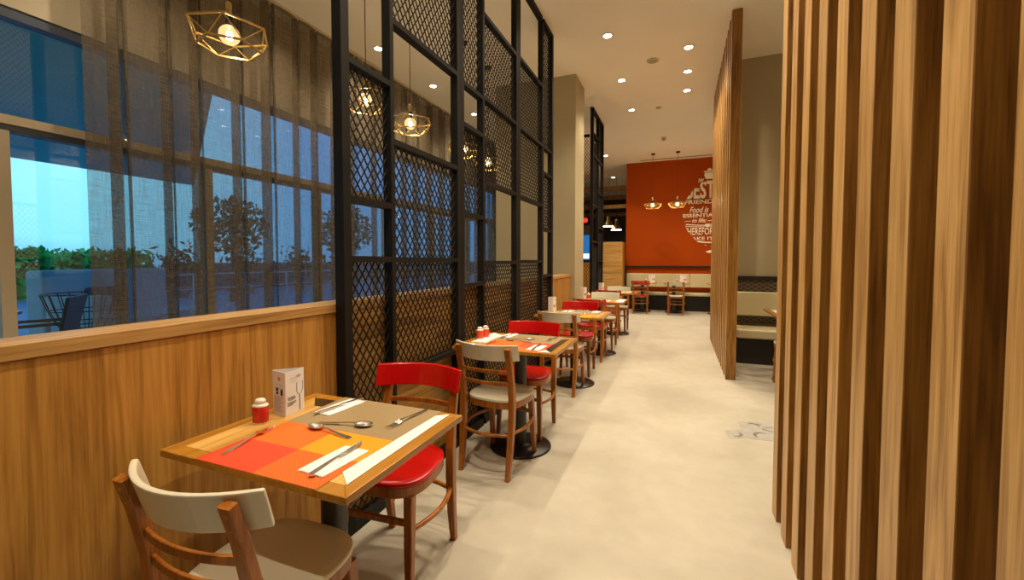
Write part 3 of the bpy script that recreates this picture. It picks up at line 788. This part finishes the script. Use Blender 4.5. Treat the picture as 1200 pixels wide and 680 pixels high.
    mb = MB(); lines(mb, f, [(.55,.86,.80,.862),(.62,.83,.78,.832)], .02); lines(mb, f, [(.25,.82,.52,.83),(.3,.745,.6,.75)], .008); mb.build('printed_heading', M['print_soft'], t)
    l = face(0, 1); mb = MB()
    for k in range(11): lines(mb, l, [(.12, .42-.034*k, .88-(k % 3)*.12, .41-.034*k)], .010)
    lines(mb, l, [(.2,.70,.8,.69),(.15,.62,.85,.61)], .008); mb.build('printed_lines', M['print_soft'], t)
    mb = MB(); 
    for u, z0, z1 in ((.36,.54,.62),(.36,.47,.52),(.72,.46,.60)): lines(mb, l, [(u-.09, (z0+z1)/2, u+.09, (z0+z1)/2)], (z1-z0))
    mb.build('printed_icon', M['print_black'], t)
    mb = MB(); lines(mb, l, [(.42,.85,.62,.85),(.46,.815,.60,.815)], .05); mb.build('printed_emblem', M['print_orange'], t)
    return t

GM, GN, GC, GF, GP = 'place mats', 'paper napkins', 'menu cards on the tables', 'table forks', 'table spoons'
GK, GH = 'table knives', 'salt and pepper shakers'
# --- first table
mat('orange check woven place mat on the table closest to the camera', -1.262, -.819, .7705, 1.072, 'mat_orange', GM)
mat('taupe woven place mat on the table closest to the camera', -1.264, -.810, 1.0725, 1.349, 'mat_taupe', GM)
ps = MB().prism([(-.819,.861),(-.762,.814),(-.768,1.332),(-.808,1.302)], 0, .0012).build('paper_strip', M['paper']); ps.location = (0,0,ZT0+.0014)
tag(ps, 'long white paper strip along the corridor edge of the first table', 'paper')
napkin('white folded napkin under the knife on the orange mat', (-.887,.903), -.06, .092, .165, GN, ZT0+.0013)
napkin('white folded napkin under the knife on the taupe mat', (-1.194,1.248), -.10, .080, .170, GN, ZT0+.0013)
ware('knife', 'steel knife lying on the napkin of the orange mat', (-.876,.808), (-.893,1.023), ZT0+.0048, GK)
ware('knife', 'steel knife lying on the napkin of the taupe mat', (-1.178,1.352), (-1.222,1.138), ZT0+.0048, GK)
ware('fork', 'steel fork lying on the red quarter of the orange mat', (-1.214,.814), (-1.261,1.029), ZT0+.0013, GF)
ware('spoon', 'steel spoon lying on the orange mat, bowl to the wall', (-.951,1.035), (-1.135,1.061), ZT0+.0013, GP)
ware('spoon', 'steel spoon on the taupe mat, bowl to the corridor', (-1.149,1.095), (-1.0,1.127), ZT0+.0013, GP)
ware('fork', 'steel fork lying on the taupe mat near the paper strip', (-.870,1.341), (-.890,1.165), ZT0+.0013, GF)
shaker('red shaker with white cap beside the menu card on the first table', (-1.338,1.030,ZT0), 'shaker_red', GH)
table_card('white triangular menu card with wine glass print on the first table', ((-1.384,1.117),(-1.302,1.100),(-1.313,1.190)), GC, .158)
# --- second table
x, y = TB[1]
mat('orange place mat with red corner on the second table', -1.21, -.775, 2.434, 2.730, 'mat_orange_red', GM)
mat('taupe woven place mat on the second table', -1.205, -.770, 2.7305, 3.005, 'mat_taupe', GM)
pl = MB().prism([(-1.325,2.60),(-1.215,2.60),(-1.222,2.90),(-1.322,2.985)], 0, .0012).build('paper_sheet', M['paper']); pl.location = (0,0,ZT0+.0014)
tag(pl, 'white paper sheet lying at the screen side of the second table', 'paper')
pt = MB().prism([(-.800,2.448),(-.716,2.452),(-.765,2.515)], 0, .0012).build('paper_slip', M['paper']); pt.location = (0,0,ZT0+.0026)
tag(pt, 'small white paper slip on the near corridor corner of the second table', 'paper')
napkin('white folded napkin at the near corridor side of the second table', (-.842,2.565), -.05, .085, .165, GN, ZT0+.0013)
napkin('white folded napkin at the far screen side of the second table', (-1.176,2.95), -.08, .080, .165, GN, ZT0+.0013) if False else napkin('white folded napkin at the far screen side of the second table', (-1.172,2.915), -.08, .080, .165, GN, ZT0+.0013)
ware('knife', 'steel knife on the near napkin of the second table', (-.838,2.470), (-.852,2.685), ZT0+.0048, GK)
ware('knife', 'steel knife on the far napkin of the second table', (-1.155,3.0), (-1.185,2.79), ZT0+.0048, GK)
ware('spoon', 'steel spoon across the orange mat of the second table', (-.925,2.70), (-1.085,2.735), ZT0+.0013, GP)
ware('spoon', 'steel spoon on the taupe mat of the second table', (-1.13,2.76), (-.985,2.815), ZT0+.0013, GP)
ware('fork', 'steel fork on the orange mat of the second table', (-1.175,2.47), (-1.172,2.66), ZT0+.0013, GF)
ware('fork', 'steel fork on the taupe mat of the second table', (-.818,2.99), (-.835,2.85), ZT0+.0013, GF)
shaker('orange red shaker with white cap, nearer one on the second table', (-1.318,2.722,ZT0+.0026), 'shaker_orange', GH)
shaker('orange red shaker with white cap, farther one on the second table', (-1.306,2.790,ZT0+.0026), 'shaker_orange', GH)
# --- third table
mat('yellow woven place mat on the third table', -1.20, -.80, 4.125, 4.40, 'mat_yellow', GM)
mat('taupe woven place mat on the third table', -1.21, -.77, 4.402, 4.69, 'mat_taupe', GM)
table_card('white triangular menu card on the third table', ((-1.335,4.47),(-1.272,4.445),(-1.262,4.53)), GC, .16, False)
napkin('white folded napkin beside the menu card of the third table', (-1.13,4.55), -.3, .085, .165, GN, ZT0+.0013)
ware('fork', 'steel fork on the napkin of the third table', (-1.12,4.46), (-1.13,4.65), ZT0+.0048, GF)
ware('spoon', 'steel spoon on the yellow mat of the third table', (-.93,4.19), (-.90,4.38), ZT0+.0013, GP)
napkin('white folded napkin at the corridor side of the third table', (-.835,4.60), -.1, .07, .15, GN, ZT0+.0013)
# --- fourth table
mat('orange place mat on the fourth table', -1.20, -.80, 5.735, 6.00, 'mat_orange', GM)
mat('taupe woven place mat on the fourth table', -1.20, -.80, 6.002, 6.30, 'mat_taupe', GM)
napkin('white folded napkin on the fourth table', (-.93,5.90), -.1, .09, .16, GN, ZT0+.0013)
p4 = MB().prism([(-.80,5.78),(-.70,5.78),(-.70,6.22),(-.80,6.22)], 0, .0012).build('paper_sheet', M['paper']); p4.location = (0,0,ZT0+.0014)
tag(p4, 'white paper sheet along the corridor edge of the fourth table', 'paper')
ware('knife', 'steel knife on the napkin of the fourth table', (-.93,5.80), (-.935,6.01), ZT0+.0048, GK)
table_card('white triangular menu card on the fourth table', ((-1.36,6.17),(-1.29,6.13),(-1.27,6.23)), GC, .165, False)
shaker('orange red shaker beside the menu card of the fourth table', (-1.235,6.20,ZT0), 'shaker_orange', GH)
# --- fifth table
mat('orange place mat on the fifth table', -1.20, -.80, 7.395, 7.66, 'mat_orange', GM)
napkin('white folded napkin on the fifth table', (-.95,7.52), -.1, .09, .16, GN, ZT0+.0013)
ware('fork', 'steel fork on the napkin of the fifth table', (-.95,7.42), (-.955,7.62), ZT0+.0048, GF)
napkin('second white folded napkin on the fifth table, nearer the corridor', (-.82,7.65), -.1, .08, .16, GN, ZT0+.0013)
table_card('white triangular menu card on the fifth table', ((-1.345,7.65),(-1.275,7.62),(-1.26,7.71)), GC, .16, False)
# --- tables at the red wall
def bench_table(cx, nm):
    napkin('white folded napkin on the '+nm, (cx-.12, 11.36), .1, .09, .16, GN)
    table_card('white menu card on the '+nm, ((cx+.08,11.62),(cx+.16,11.58),(cx+.24,11.63)), GC, .19, False)
    shaker('red shaker on the '+nm, (cx+.02, 11.55, ZT0), 'shaker_orange', GH)
bench_table(-.83, 'table behind the red chair at the red wall')
bench_table(-.07, 'table behind the white chair at the red wall')
bench_table(.93, 'table half hidden by the far slats at the red wall')
p9 = MB().prism([(.96,5.0),(1.12,5.0),(1.12,5.50),(.96,5.52)], 0, .0012).build('paper_sheet', M['paper']); p9.location = (0,0,ZT0)
tag(p9, 'white paper sheet on the table corner in the side recess', 'paper')

# ------------------------------------------------------------------ benches
def bench(label, x0, x1, yw, depth, z, group, seams):
    t = thing('upholstered_bench', label, 'bench', ((x0+x1)/2, yw, 0), 0, group); w = (x1-x0)/2
    s = MB().box(-w, w, -depth, -.02, z['s0'], z['s1']).build('seat_cushion', M['cream_vinyl'], t, .02, 3)
    b = x0
    edges = [x0]+seams+[x1]
    for a, c in zip(edges[:-1], edges[1:]):
        MB().box(a-(x0+x1)/2+.003, c-(x0+x1)/2-.003, -.13, -.015, z['b0'], z['b1']).build('back_cushion', M['cream_vinyl'], t, .015, 3)
    MB().box(-w, w, -depth+.10, -.02, .0, z['s0']-.0005).build('plinth', M['black'], t)
    return t
BG = 'cream upholstered benches'
bench('long cream bench against the red wall', -1.36, 2.66, 12.199, .47, dict(s0=.395, s1=.465, b0=.60, b1=.955), BG, [.25, 1.55])
tag(MB().box(-1.36, 2.66, 12.15, 12.1995, 1.115, 1.16).build('wall_rail', M['black']), 'black rail running across the red wall above the bench', 'rail')
tag(MB().box(-1.385, -1.36, 11.9, 12.1995, 0, 1.16).build('bench_end_panel', M['black']), 'black end panel of the bench beside the oak cabinet', 'panel')
b2 = bench('cream bench in the side recess behind the slats', .68, 2.66, 6.444, .465, dict(s0=.335, s1=.445, b0=.585, b1=.895), BG, [1.7])
tag(MB().box(.68, 2.66, 6.445, 6.4795, .47, 1.045).build('wall_panel', M['lattice']), 'dark diamond patterned panel behind the recess bench', 'panel')
tag(MB().box(.68, 2.66, 6.425, 6.4795, 1.046, 1.10).build('wall_rail', M['black']), 'black rail above the diamond patterned panel', 'rail')

# ------------------------------------------------------------------ wall lettering
lg = thing('wall_lettering', 'round cream lettering painted on the red wall', 'sign', (0, 12.198, 0), 0)
LC, LR = Vector((.96, 2.54)), .90          # circle that trims the words
def text_mesh(body, size, bold=.0, shear=0, sx=1.0):
    c = bpy.data.curves.new('letters', 'FONT'); c.body = body; c.size = size; c.offset = bold; c.shear = shear; c.resolution_u = 3
    o = bpy.data.objects.new('letters', c); COL.objects.link(o)
    dg = bpy.context.evaluated_depsgraph_get(); me = bpy.data.meshes.new_from_object(o.evaluated_get(dg))
    bpy.data.objects.remove(o); return me
def word(body, x0, x1, z0, z1, bold=0, shear=0, clip=True, name='word', slab=0):
    me = text_mesh(body, 1, bold, shear)
    bm = bmesh.new(); bm.from_mesh(me)
    xs = [v.co.x for v in bm.verts]; ys = [v.co.y for v in bm.verts]
    ax, bx, ay, by = min(xs), max(xs), min(ys), max(ys)
    for v in bm.verts:
        v.co = Vector((x0+(v.co.x-ax)/(bx-ax)*(x1-x0), 0, z0+(v.co.y-ay)/(by-ay)*(z1-z0)))
    if clip:
        for i in range(40):
            a = 2*PI*i/40; n = Vector((math.cos(a), 0, math.sin(a)))
            p = Vector((LC.x, 0, LC.y))+n*LR
            bmesh.ops.bisect_plane(bm, geom=bm.verts[:]+bm.edges[:]+bm.faces[:], plane_co=p, plane_no=n, clear_outer=True)
    bmesh.ops.remove_doubles(bm, verts=bm.verts, dist=1e-5)
    ex = bmesh.ops.extrude_face_region(bm, geom=bm.faces[:])
    for v in [g for g in ex['geom'] if isinstance(g, bmesh.types.BMVert)]: v.co.y -= .004
    bmesh.ops.recalc_face_normals(bm, faces=bm.faces)
    bm.to_mesh(me); bm.free(); me.materials.clear(); me.materials.append(M['logo'])
    o = bpy.data.objects.new(name, me); COL.objects.link(o); o.parent = lg; return o
word('my', .42, .56, 3.30, 3.44, .02, .3, False)
word('BEST', .13, .82, 2.92, 3.385, .03)
word('FRIEND', .09, .79, 2.79, 2.895, .025)
word('Food is', .22, .68, 2.555, 2.715, .02, .35)
word('ESSENTIAL', .06, .87, 2.44, 2.535, .03)
word('to life;', .29, .63, 2.285, 2.41, .02, .35)
word('THEREFORE', .08, .87, 1.975, 2.165, .015)
word('MAKE IT', .16, .80, 1.835, 1.925, .02)
word('GOOD', .30, .66, 1.60, 1.72, .02)
fk = MB()                                            # fork, dashes and lower swash
def plate(mb, pts): 
    n = len(pts); mb.add([(a, 0, b) for a, b in pts]+[(a, -.004, b) for a, b in pts], [tuple(range(n)), tuple(range(n, 2*n))[::-1]]+[(i, (i+1) % n, n+(i+1) % n, n+i) for i in range(n)])
plate(fk, [(.11,2.335),(.26,2.335),(.26,2.350),(.11,2.350)]); plate(fk, [(.66,2.335),(.80,2.335),(.80,2.350),(.66,2.350)])
plate(fk, [(.13,2.245),(.40,2.222),(.60,2.212),(.60,2.236),(.40,2.246),(.14,2.272)])
plate(fk, [(.60,2.200),(.66,2.178),(.70,2.180),(.70,2.262),(.66,2.268),(.60,2.248)])
for k in range(4): plate(fk, [(.70,2.182+.021*k),(.86,2.184+.021*k),(.86,2.194+.021*k),(.70,2.196+.021*k)])
plate(fk, [(.12,2.20),(.45,2.18),(.60,2.178),(.60,2.190),(.12,2.215)])
plate(fk, [(.40,1.80),(.56,1.765),(.95,1.755),(.95,1.785),(.60,1.795),(.45,1.825)])
plate(fk, [(.62,1.53),(.70,1.505),(.82,1.515),(.82,1.575),(.72,1.575),(.66,1.555)])
fk.build('fork_drawing', M['logo'], lg)
cp = MB(); plate(cp, [(.60,3.42),(.78,3.42),(.82,3.52),(.80,3.58),(.58,3.58),(.56,3.52)]); plate(cp, [(.55,3.595),(.83,3.595),(.83,3.625),(.55,3.625)]); plate(cp, [(.62,3.64),(.76,3.64),(.70,3.70),(.65,3.68)])
cp.build('cup_drawing', M['logo'], lg)

# ------------------------------------------------------------------ floor marking
dc = thing('floor_mark', 'pale grey patterned mark on the corridor floor', 'decal', (.56, 3.64, .0005), 0)
MB().prism([(-.20,-.19),(-.10,-.13),(.02,-.13),(.19,-.12),(.34,-.05),(.34,.12),(.22,.10),(.16,.20),(.04,.26),(-.10,.21),(-.10,.04),(-.22,-.03)], 0, .0008).build('backing', plain('mark_grey', (.40,.385,.36), .5, 0, .12, 14), dc)  # flat grey patch with darker arcs and bars laid on top
dm = plain('mark_dark_grey', (.17,.16,.145), .5, 0, .2, 20)
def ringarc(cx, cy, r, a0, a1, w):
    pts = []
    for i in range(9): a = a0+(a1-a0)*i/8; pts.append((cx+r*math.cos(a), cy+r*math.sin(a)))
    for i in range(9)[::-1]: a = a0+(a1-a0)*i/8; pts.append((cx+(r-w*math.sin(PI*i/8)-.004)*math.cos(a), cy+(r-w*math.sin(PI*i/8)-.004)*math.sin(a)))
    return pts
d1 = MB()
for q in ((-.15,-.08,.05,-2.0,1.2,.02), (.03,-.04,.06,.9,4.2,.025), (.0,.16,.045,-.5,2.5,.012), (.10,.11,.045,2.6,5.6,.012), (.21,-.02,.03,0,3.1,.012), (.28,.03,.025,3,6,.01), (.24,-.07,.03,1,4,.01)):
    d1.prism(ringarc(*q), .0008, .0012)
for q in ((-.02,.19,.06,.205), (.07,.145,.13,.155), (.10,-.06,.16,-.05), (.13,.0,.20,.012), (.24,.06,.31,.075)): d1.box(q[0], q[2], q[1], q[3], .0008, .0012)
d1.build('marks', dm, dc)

# ------------------------------------------------------------------ bar beyond the second screen
cb = thing('oak_cabinet', 'tall oak clad block at the left end of the red wall', 'cabinet', (-1.70, 11.75, 0), 0)
MB().box(-.27, .285, -.25, .25, 0, 1.80).build('carcass', M['oak_x'], cb, .003)
MB().box(.2855, .30, -.24, .24, 0, 1.795).build('side_edge', M['oak'], cb)
cl = thing('oak_counter', 'low oak counter seen behind the second black screen', 'counter', (-2.6, 11.3, 0), 0)
MB().box(-.35, .35, -.2, .2, 0, 1.22).build('carcass', M['oak'], cl); MB().box(-.37, .37, -.22, .22, 1.2205, 1.25).build('worktop', M['oak_y'], cl)
for k, (yy, zz) in enumerate(((12.6,3.34),(13.6,3.22),(14.8,3.08),(15.8,2.92))):
    tag(MB().box(-4.1, -1.42, yy, yy+.14, zz, zz+.12).build('ceiling_beam', M['slat_face']), ['dark beam over the bar, topmost and nearest', 'dark beam over the bar, second from the top', 'dark beam over the bar, third from the top', 'dark beam over the bar, lowest and farthest'][k], 'beam', 'dark beams over the bar')
sh = None
for (x, y, z, lab) in ((-2.09, 13.5, 2.38, 'bronze bell pendant lamp over the bar, closer to the black screen'), (-1.87, 13.7, 2.28, 'bronze bell pendant lamp over the bar, closer to the red wall')):
    b = thing('bell_lamp', lab, 'lamp', (x, y, z), 0, 'bell lamps over the bar')
    MB().lathe([(.155,0),(.150,.03),(.12,.10),(.075,.16),(.060,.19),(.060,.30),(.02,.32)], (0,0,0), 24).build('shade', M['gold_shade'], b)
    MB().lathe([(.157,-.016),(.157,-.001)], (0,0,0), 24).build('light_rim', M['warm_rim'], b)
    MB().tube([(0,0,.32),(0,0,CZ-z)], .004, 6).build('cord', M['cord'], b)
tv = thing('display_cooler', 'blue lit display behind the second black screen', 'display', (-2.62, 11.9, 0), 0)
MB().box(-.30, .30, 0, .3, 0, 2.3).build('case', M['dark_wall'], tv)
MB().box(-.26, .26, -.008, -.0005, 1.32, 2.02).build('screen', M['blue_screen'], tv)
MB().box(-.26, .26, -.012, -.0085, 1.36, 1.50).build('white_strip', M['white_screen'], tv)
rs = thing('wall_sign', 'small round red lit sign behind the second black screen', 'sign', (-2.47, 11.88, 2.43), 0)
MB().lathe([(.07,0),(.07,.02)], (0,0,0), 20).xform(Matrix.Rotation(PI/2, 4, 'X')).build('face', M['red_sign'], rs)

# ------------------------------------------------------------------ terrace outside
struct(MB().box(-60, XL-.1, -30, 60, -.14, -.02).build('ground_terrace', M['terr']))
struct(MB().prism([(XL-.1,-12),(XL-.1,2.9),(-10.6,6.6),(-10.6,-12)], 3.06, 3.30).build('ceiling_terrace', M['soffit']))
def blobs(mb, rnd, n, fn, s0, s1):
    for _ in range(n):
        c = Vector(fn()); s = rnd.uniform(s0, s1)
        q = Matrix.Rotation(rnd.uniform(0, 6.28), 4, Vector((rnd.gauss(0,1), rnd.gauss(0,1), rnd.gauss(0,1))).normalized())
        mb.add([c+q @ Vector(v)*s for v in ((-1,0,0),(0,-.5,.1),(1,0,0),(0,.5,.1))], [(0,1,2,3)])
rnd = random.Random(11); hb = MB()
hb.box(-20.9, -20.2, -6, 10.6, -.02, 1.05)
blobs(hb, rnd, 5000, lambda: (rnd.uniform(-21.2,-19.9), rnd.uniform(-2, 10.8), .1+1.5*rnd.random()**.6 + .12*math.sin(rnd.random()*40)), .10, .26)
tag(hb.build('hedge', M['hedge'], None, fix=False), 'bright green hedge beyond the terrace', 'hedge', None, 'stuff')
def tree(label, x, y, h, seed):
    r = random.Random(seed); t = thing('terrace_tree', label, 'tree', (x, y, -.02), 0, 'trees beyond the curtain')
    MB().tube([(0,0,0),(.05,.02,h*.4),(-.03,.05,h*.75)], .09, 8, scales=[1,.8,.4]).build('trunk', M['bark'], t)
    c = MB(); 
    def p():
        a, b, k = r.uniform(0, 6.28), r.uniform(-1, 1), r.random()**.4
        q = math.sqrt(1-b*b); return (1.1*k*q*math.cos(a), 1.1*k*q*math.sin(a), h*.72+h*.28*k*b)
    blobs(c, r, 900, p, .07, .16); c.build('crown', M['tree'], t, fix=False)
    return t
tree('slim dark tree beyond the curtain, closer to the open window', -13.5, 9.5, 3.4, 1)
tree('slim dark tree beyond the curtain, closer to the screen', -13.0, 14.0, 3.6, 2)
struct(MB().box(-19.5, -19.2, 10.9, 45, -.02, 1.12).box(-19.6, -19.1, 10.9, 45, 1.13, 1.20).build('wall_parapet', plain('parapet_slate', (.035,.075,.12), .6, 0, .2, 1)))
sr = thing('terrace_railing', 'pale railing standing on the terrace beyond the curtain', 'railing', (-12.5, 6.2, -.02), 0)
MB().box(-.02, .02, 0, 9, .93, .97).build('top_rail', M['sofa'], sr); MB().box(-.015, .015, 0, 9, .52, .55).build('lower_rail', M['sofa'], sr)
for k in range(7): MB().box(-.02, .02, 1.49*k, 1.49*k+.04, 0, .93).build('post', M['sofa'], sr)
bk = random.Random(21)
for k in range(4):
    sb = thing('potted_shrub', 'dark low shrub beyond the curtain, number %s from the window side' % ['first','second','third','fourth'][k], 'shrub', (-16.6+.2*k, 9.8+2.4*k, -.02), 0, 'dark shrubs on the terrace')
    MB().lathe([(.22,0),(.30,.42),(.27,.42),(.26,.38)], (0,0,0), 16).build('pot', M['alu_blue'], sb)
    c = MB(); c.lathe([(.03,.38),(.02,.7)], (0,0,0), 8); blobs(c, bk, 260, lambda: (bk.gauss(0,.35), bk.gauss(0,.35), .9+abs(bk.gauss(0,.42))), .07, .17); c.build('foliage', M['tree'], sb, fix=False)
# terrace furniture
so = thing('outdoor_sofa', 'pale high backed outdoor sofa on the terrace', 'sofa', (-8.6, 4.05, -.02), .35)
MB().box(-.45, .45, -.55, 1.6, .12, .42).box(-.40,.40,-.50,-.42,0,.12).box(-.40,.40,1.48,1.56,0,.12).build('base', M['sofa'], so, .03, 2); MB().box(-.75, -.45, -.6, 1.6, .10, 1.18).build('backrest', M['sofa'], so, .05, 3)
MB().box(-.45, .40, -.60, -.40, .42, .80).build('armrest', M['sofa'], so, .03, 2)
cu = MB().box(-.40, -.22, -.1, .55, .45, .88).build('cushion', M['cushion']); cu.location = (-8.5, 4.0, 0); cu.rotation_euler = (0, .0, .35); bm_ = cu.modifiers.new('b', 'BEVEL'); bm_.width = .07; bm_.segments = 4
tag(cu, 'dark knitted cushion on the pale outdoor sofa', 'cushion')
wc = thing('wire_chair', 'round black wire chair before the outdoor sofa', 'chair', (-6.9, 2.98, -.02), .3)
w = MB()
for k in range(5):
    r_ = .14+.062*k; z_ = .42+.075*k*k*.35+.02*k; w.tube([(r_*math.cos(a), r_*math.sin(a), z_) for a in [2*PI*i/28 for i in range(28)]], .007, 5, True)
for i in range(20):
    a = 2*PI*i/20; w.tube([((.14+.062*k)*math.cos(a), (.14+.062*k)*math.sin(a), .42+.075*k*k*.35+.02*k) for k in range(5)], .006, 5)
w.build('wire_seat', M['wire'], wc)
for i in range(4):
    a = PI/4+i*PI/2; MB().tube([(.14*math.cos(a), .14*math.sin(a), .42), (.30*math.cos(a), .30*math.sin(a), 0)], .009, 6).build('leg', M['wire'], wc)
tc = thing('terrace_chair', 'dark terrace chair beside the dark red table', 'chair', (-6.3, 2.28, -.02), 2.5)
MB().box(-.25, .25, -.25, .25, .43, .47).build('seat', M['wire'], tc, .01)
MB().add([(-.25,-.24,.47),(.25,-.24,.47),(.31,-.34,.95),(-.31,-.34,.95),(-.25,-.27,.47),(.25,-.27,.47),(.31,-.37,.95),(-.31,-.37,.95)], [(0,1,2,3),(4,7,6,5),(0,4,5,1),(1,5,6,2),(2,6,7,3),(3,7,4,0)]).build('backrest', M['wire'], tc, .01)
for sx in (-1, 1):
    MB().bar([(sx*.27,-.30,.68),(sx*.28,.20,.66)], .03, .03).build('armrest', M['wire'], tc)
    for sy in (-1, 1): MB().tube([(sx*.24, sy*.22, .43), (sx*.28, sy*.28, 0)], .013, 6).build('leg', M['wire'], tc)
tt = thing('terrace_table', 'dark red round table on the terrace', 'table', (-6.95, 2.02, -.02), 0)
MB().lathe([(.40,.74),(.40,.77)], (0,0,0), 32).build('tabletop', M['dkred'], tt); MB().lathe([(.03,.03),(.03,.74)], (0,0,0), 12).build('column', M['wire'], tt); MB().lathe([(.25,0),(.25,.03)], (0,0,0), 24).build('base', M['wire'], tt)

# ------------------------------------------------------------------ dusk sky
w = bpy.data.worlds.new('dusk'); SC.world = w; w.use_nodes = True; nt = w.node_tree
bg = nt.nodes['Background']
tcn = nt.nodes.new('ShaderNodeTexCoord'); sx = nt.nodes.new('ShaderNodeSeparateXYZ'); nt.links.new(tcn.outputs['Generated'], sx.inputs[0])
nz = nt.nodes.new('ShaderNodeTexNoise'); nz.inputs['Scale'].default_value = 6; nz.inputs['Detail'].default_value = 5
mp = nt.nodes.new('ShaderNodeMapping'); mp.inputs['Scale'].default_value = (1,1,5); nt.links.new(tcn.outputs['Generated'], mp.inputs['Vector']); nt.links.new(mp.outputs[0], nz.inputs['Vector'])
ad = nt.nodes.new('ShaderNodeMath'); ad.operation = 'MULTIPLY_ADD'; ad.inputs[1].default_value = .10; nt.links.new(nz.outputs['Fac'], ad.inputs[0]); nt.links.new(sx.outputs[2], ad.inputs[2])
rr = ramp(nt, ad.outputs[0], [(.03, (.22,.52,.82)), (.09, (.34,.78,.95)), (.25, (.42,.86,1.0)), (.6, (.16,.42,.80))])
r2 = ramp(nt, ad.outputs[0], [(.03, (.16,.36,.66)), (.10, (.13,.40,.78)), (.3, (.10,.34,.74)), (.6, (.08,.26,.62))])
dv = nt.nodes.new('ShaderNodeMath'); dv.operation = 'DIVIDE'; nt.links.new(sx.outputs[1], dv.inputs[0])
ab = nt.nodes.new('ShaderNodeMath'); ab.operation = 'ABSOLUTE'; nt.links.new(sx.outputs[0], ab.inputs[0])
a2 = nt.nodes.new('ShaderNodeMath'); a2.operation = 'ADD'; a2.inputs[1].default_value = .001; nt.links.new(ab.outputs[0], a2.inputs[0]); nt.links.new(a2.outputs[0], dv.inputs[1])
mr_ = nt.nodes.new('ShaderNodeMapRange'); mr_.inputs[1].default_value = .42; mr_.inputs[2].default_value = .95; nt.links.new(dv.outputs[0], mr_.inputs[0])
mc = nt.nodes.new('ShaderNodeMix'); mc.data_type = 'RGBA'; nt.links.new(mr_.outputs[0], mc.inputs[0]); nt.links.new(rr.outputs[0], mc.inputs[6]); nt.links.new(r2.outputs[0], mc.inputs[7])
nt.links.new(mc.outputs[2], bg.inputs['Color']); bg.inputs['Strength'].default_value = 1.25

# ------------------------------------------------------------------ render look
vs = SC.view_settings; vs.view_transform = 'Standard'; vs.look = 'None'; vs.gamma = 1; vs.use_curve_mapping = False; vs.exposure = .38
SC.cycles.max_bounces = 10; SC.cycles.diffuse_bounces = 6; SC.cycles.transparent_max_bounces = 24
SC.cycles.sample_clamp_indirect = 4; SC.cycles.use_denoising = True
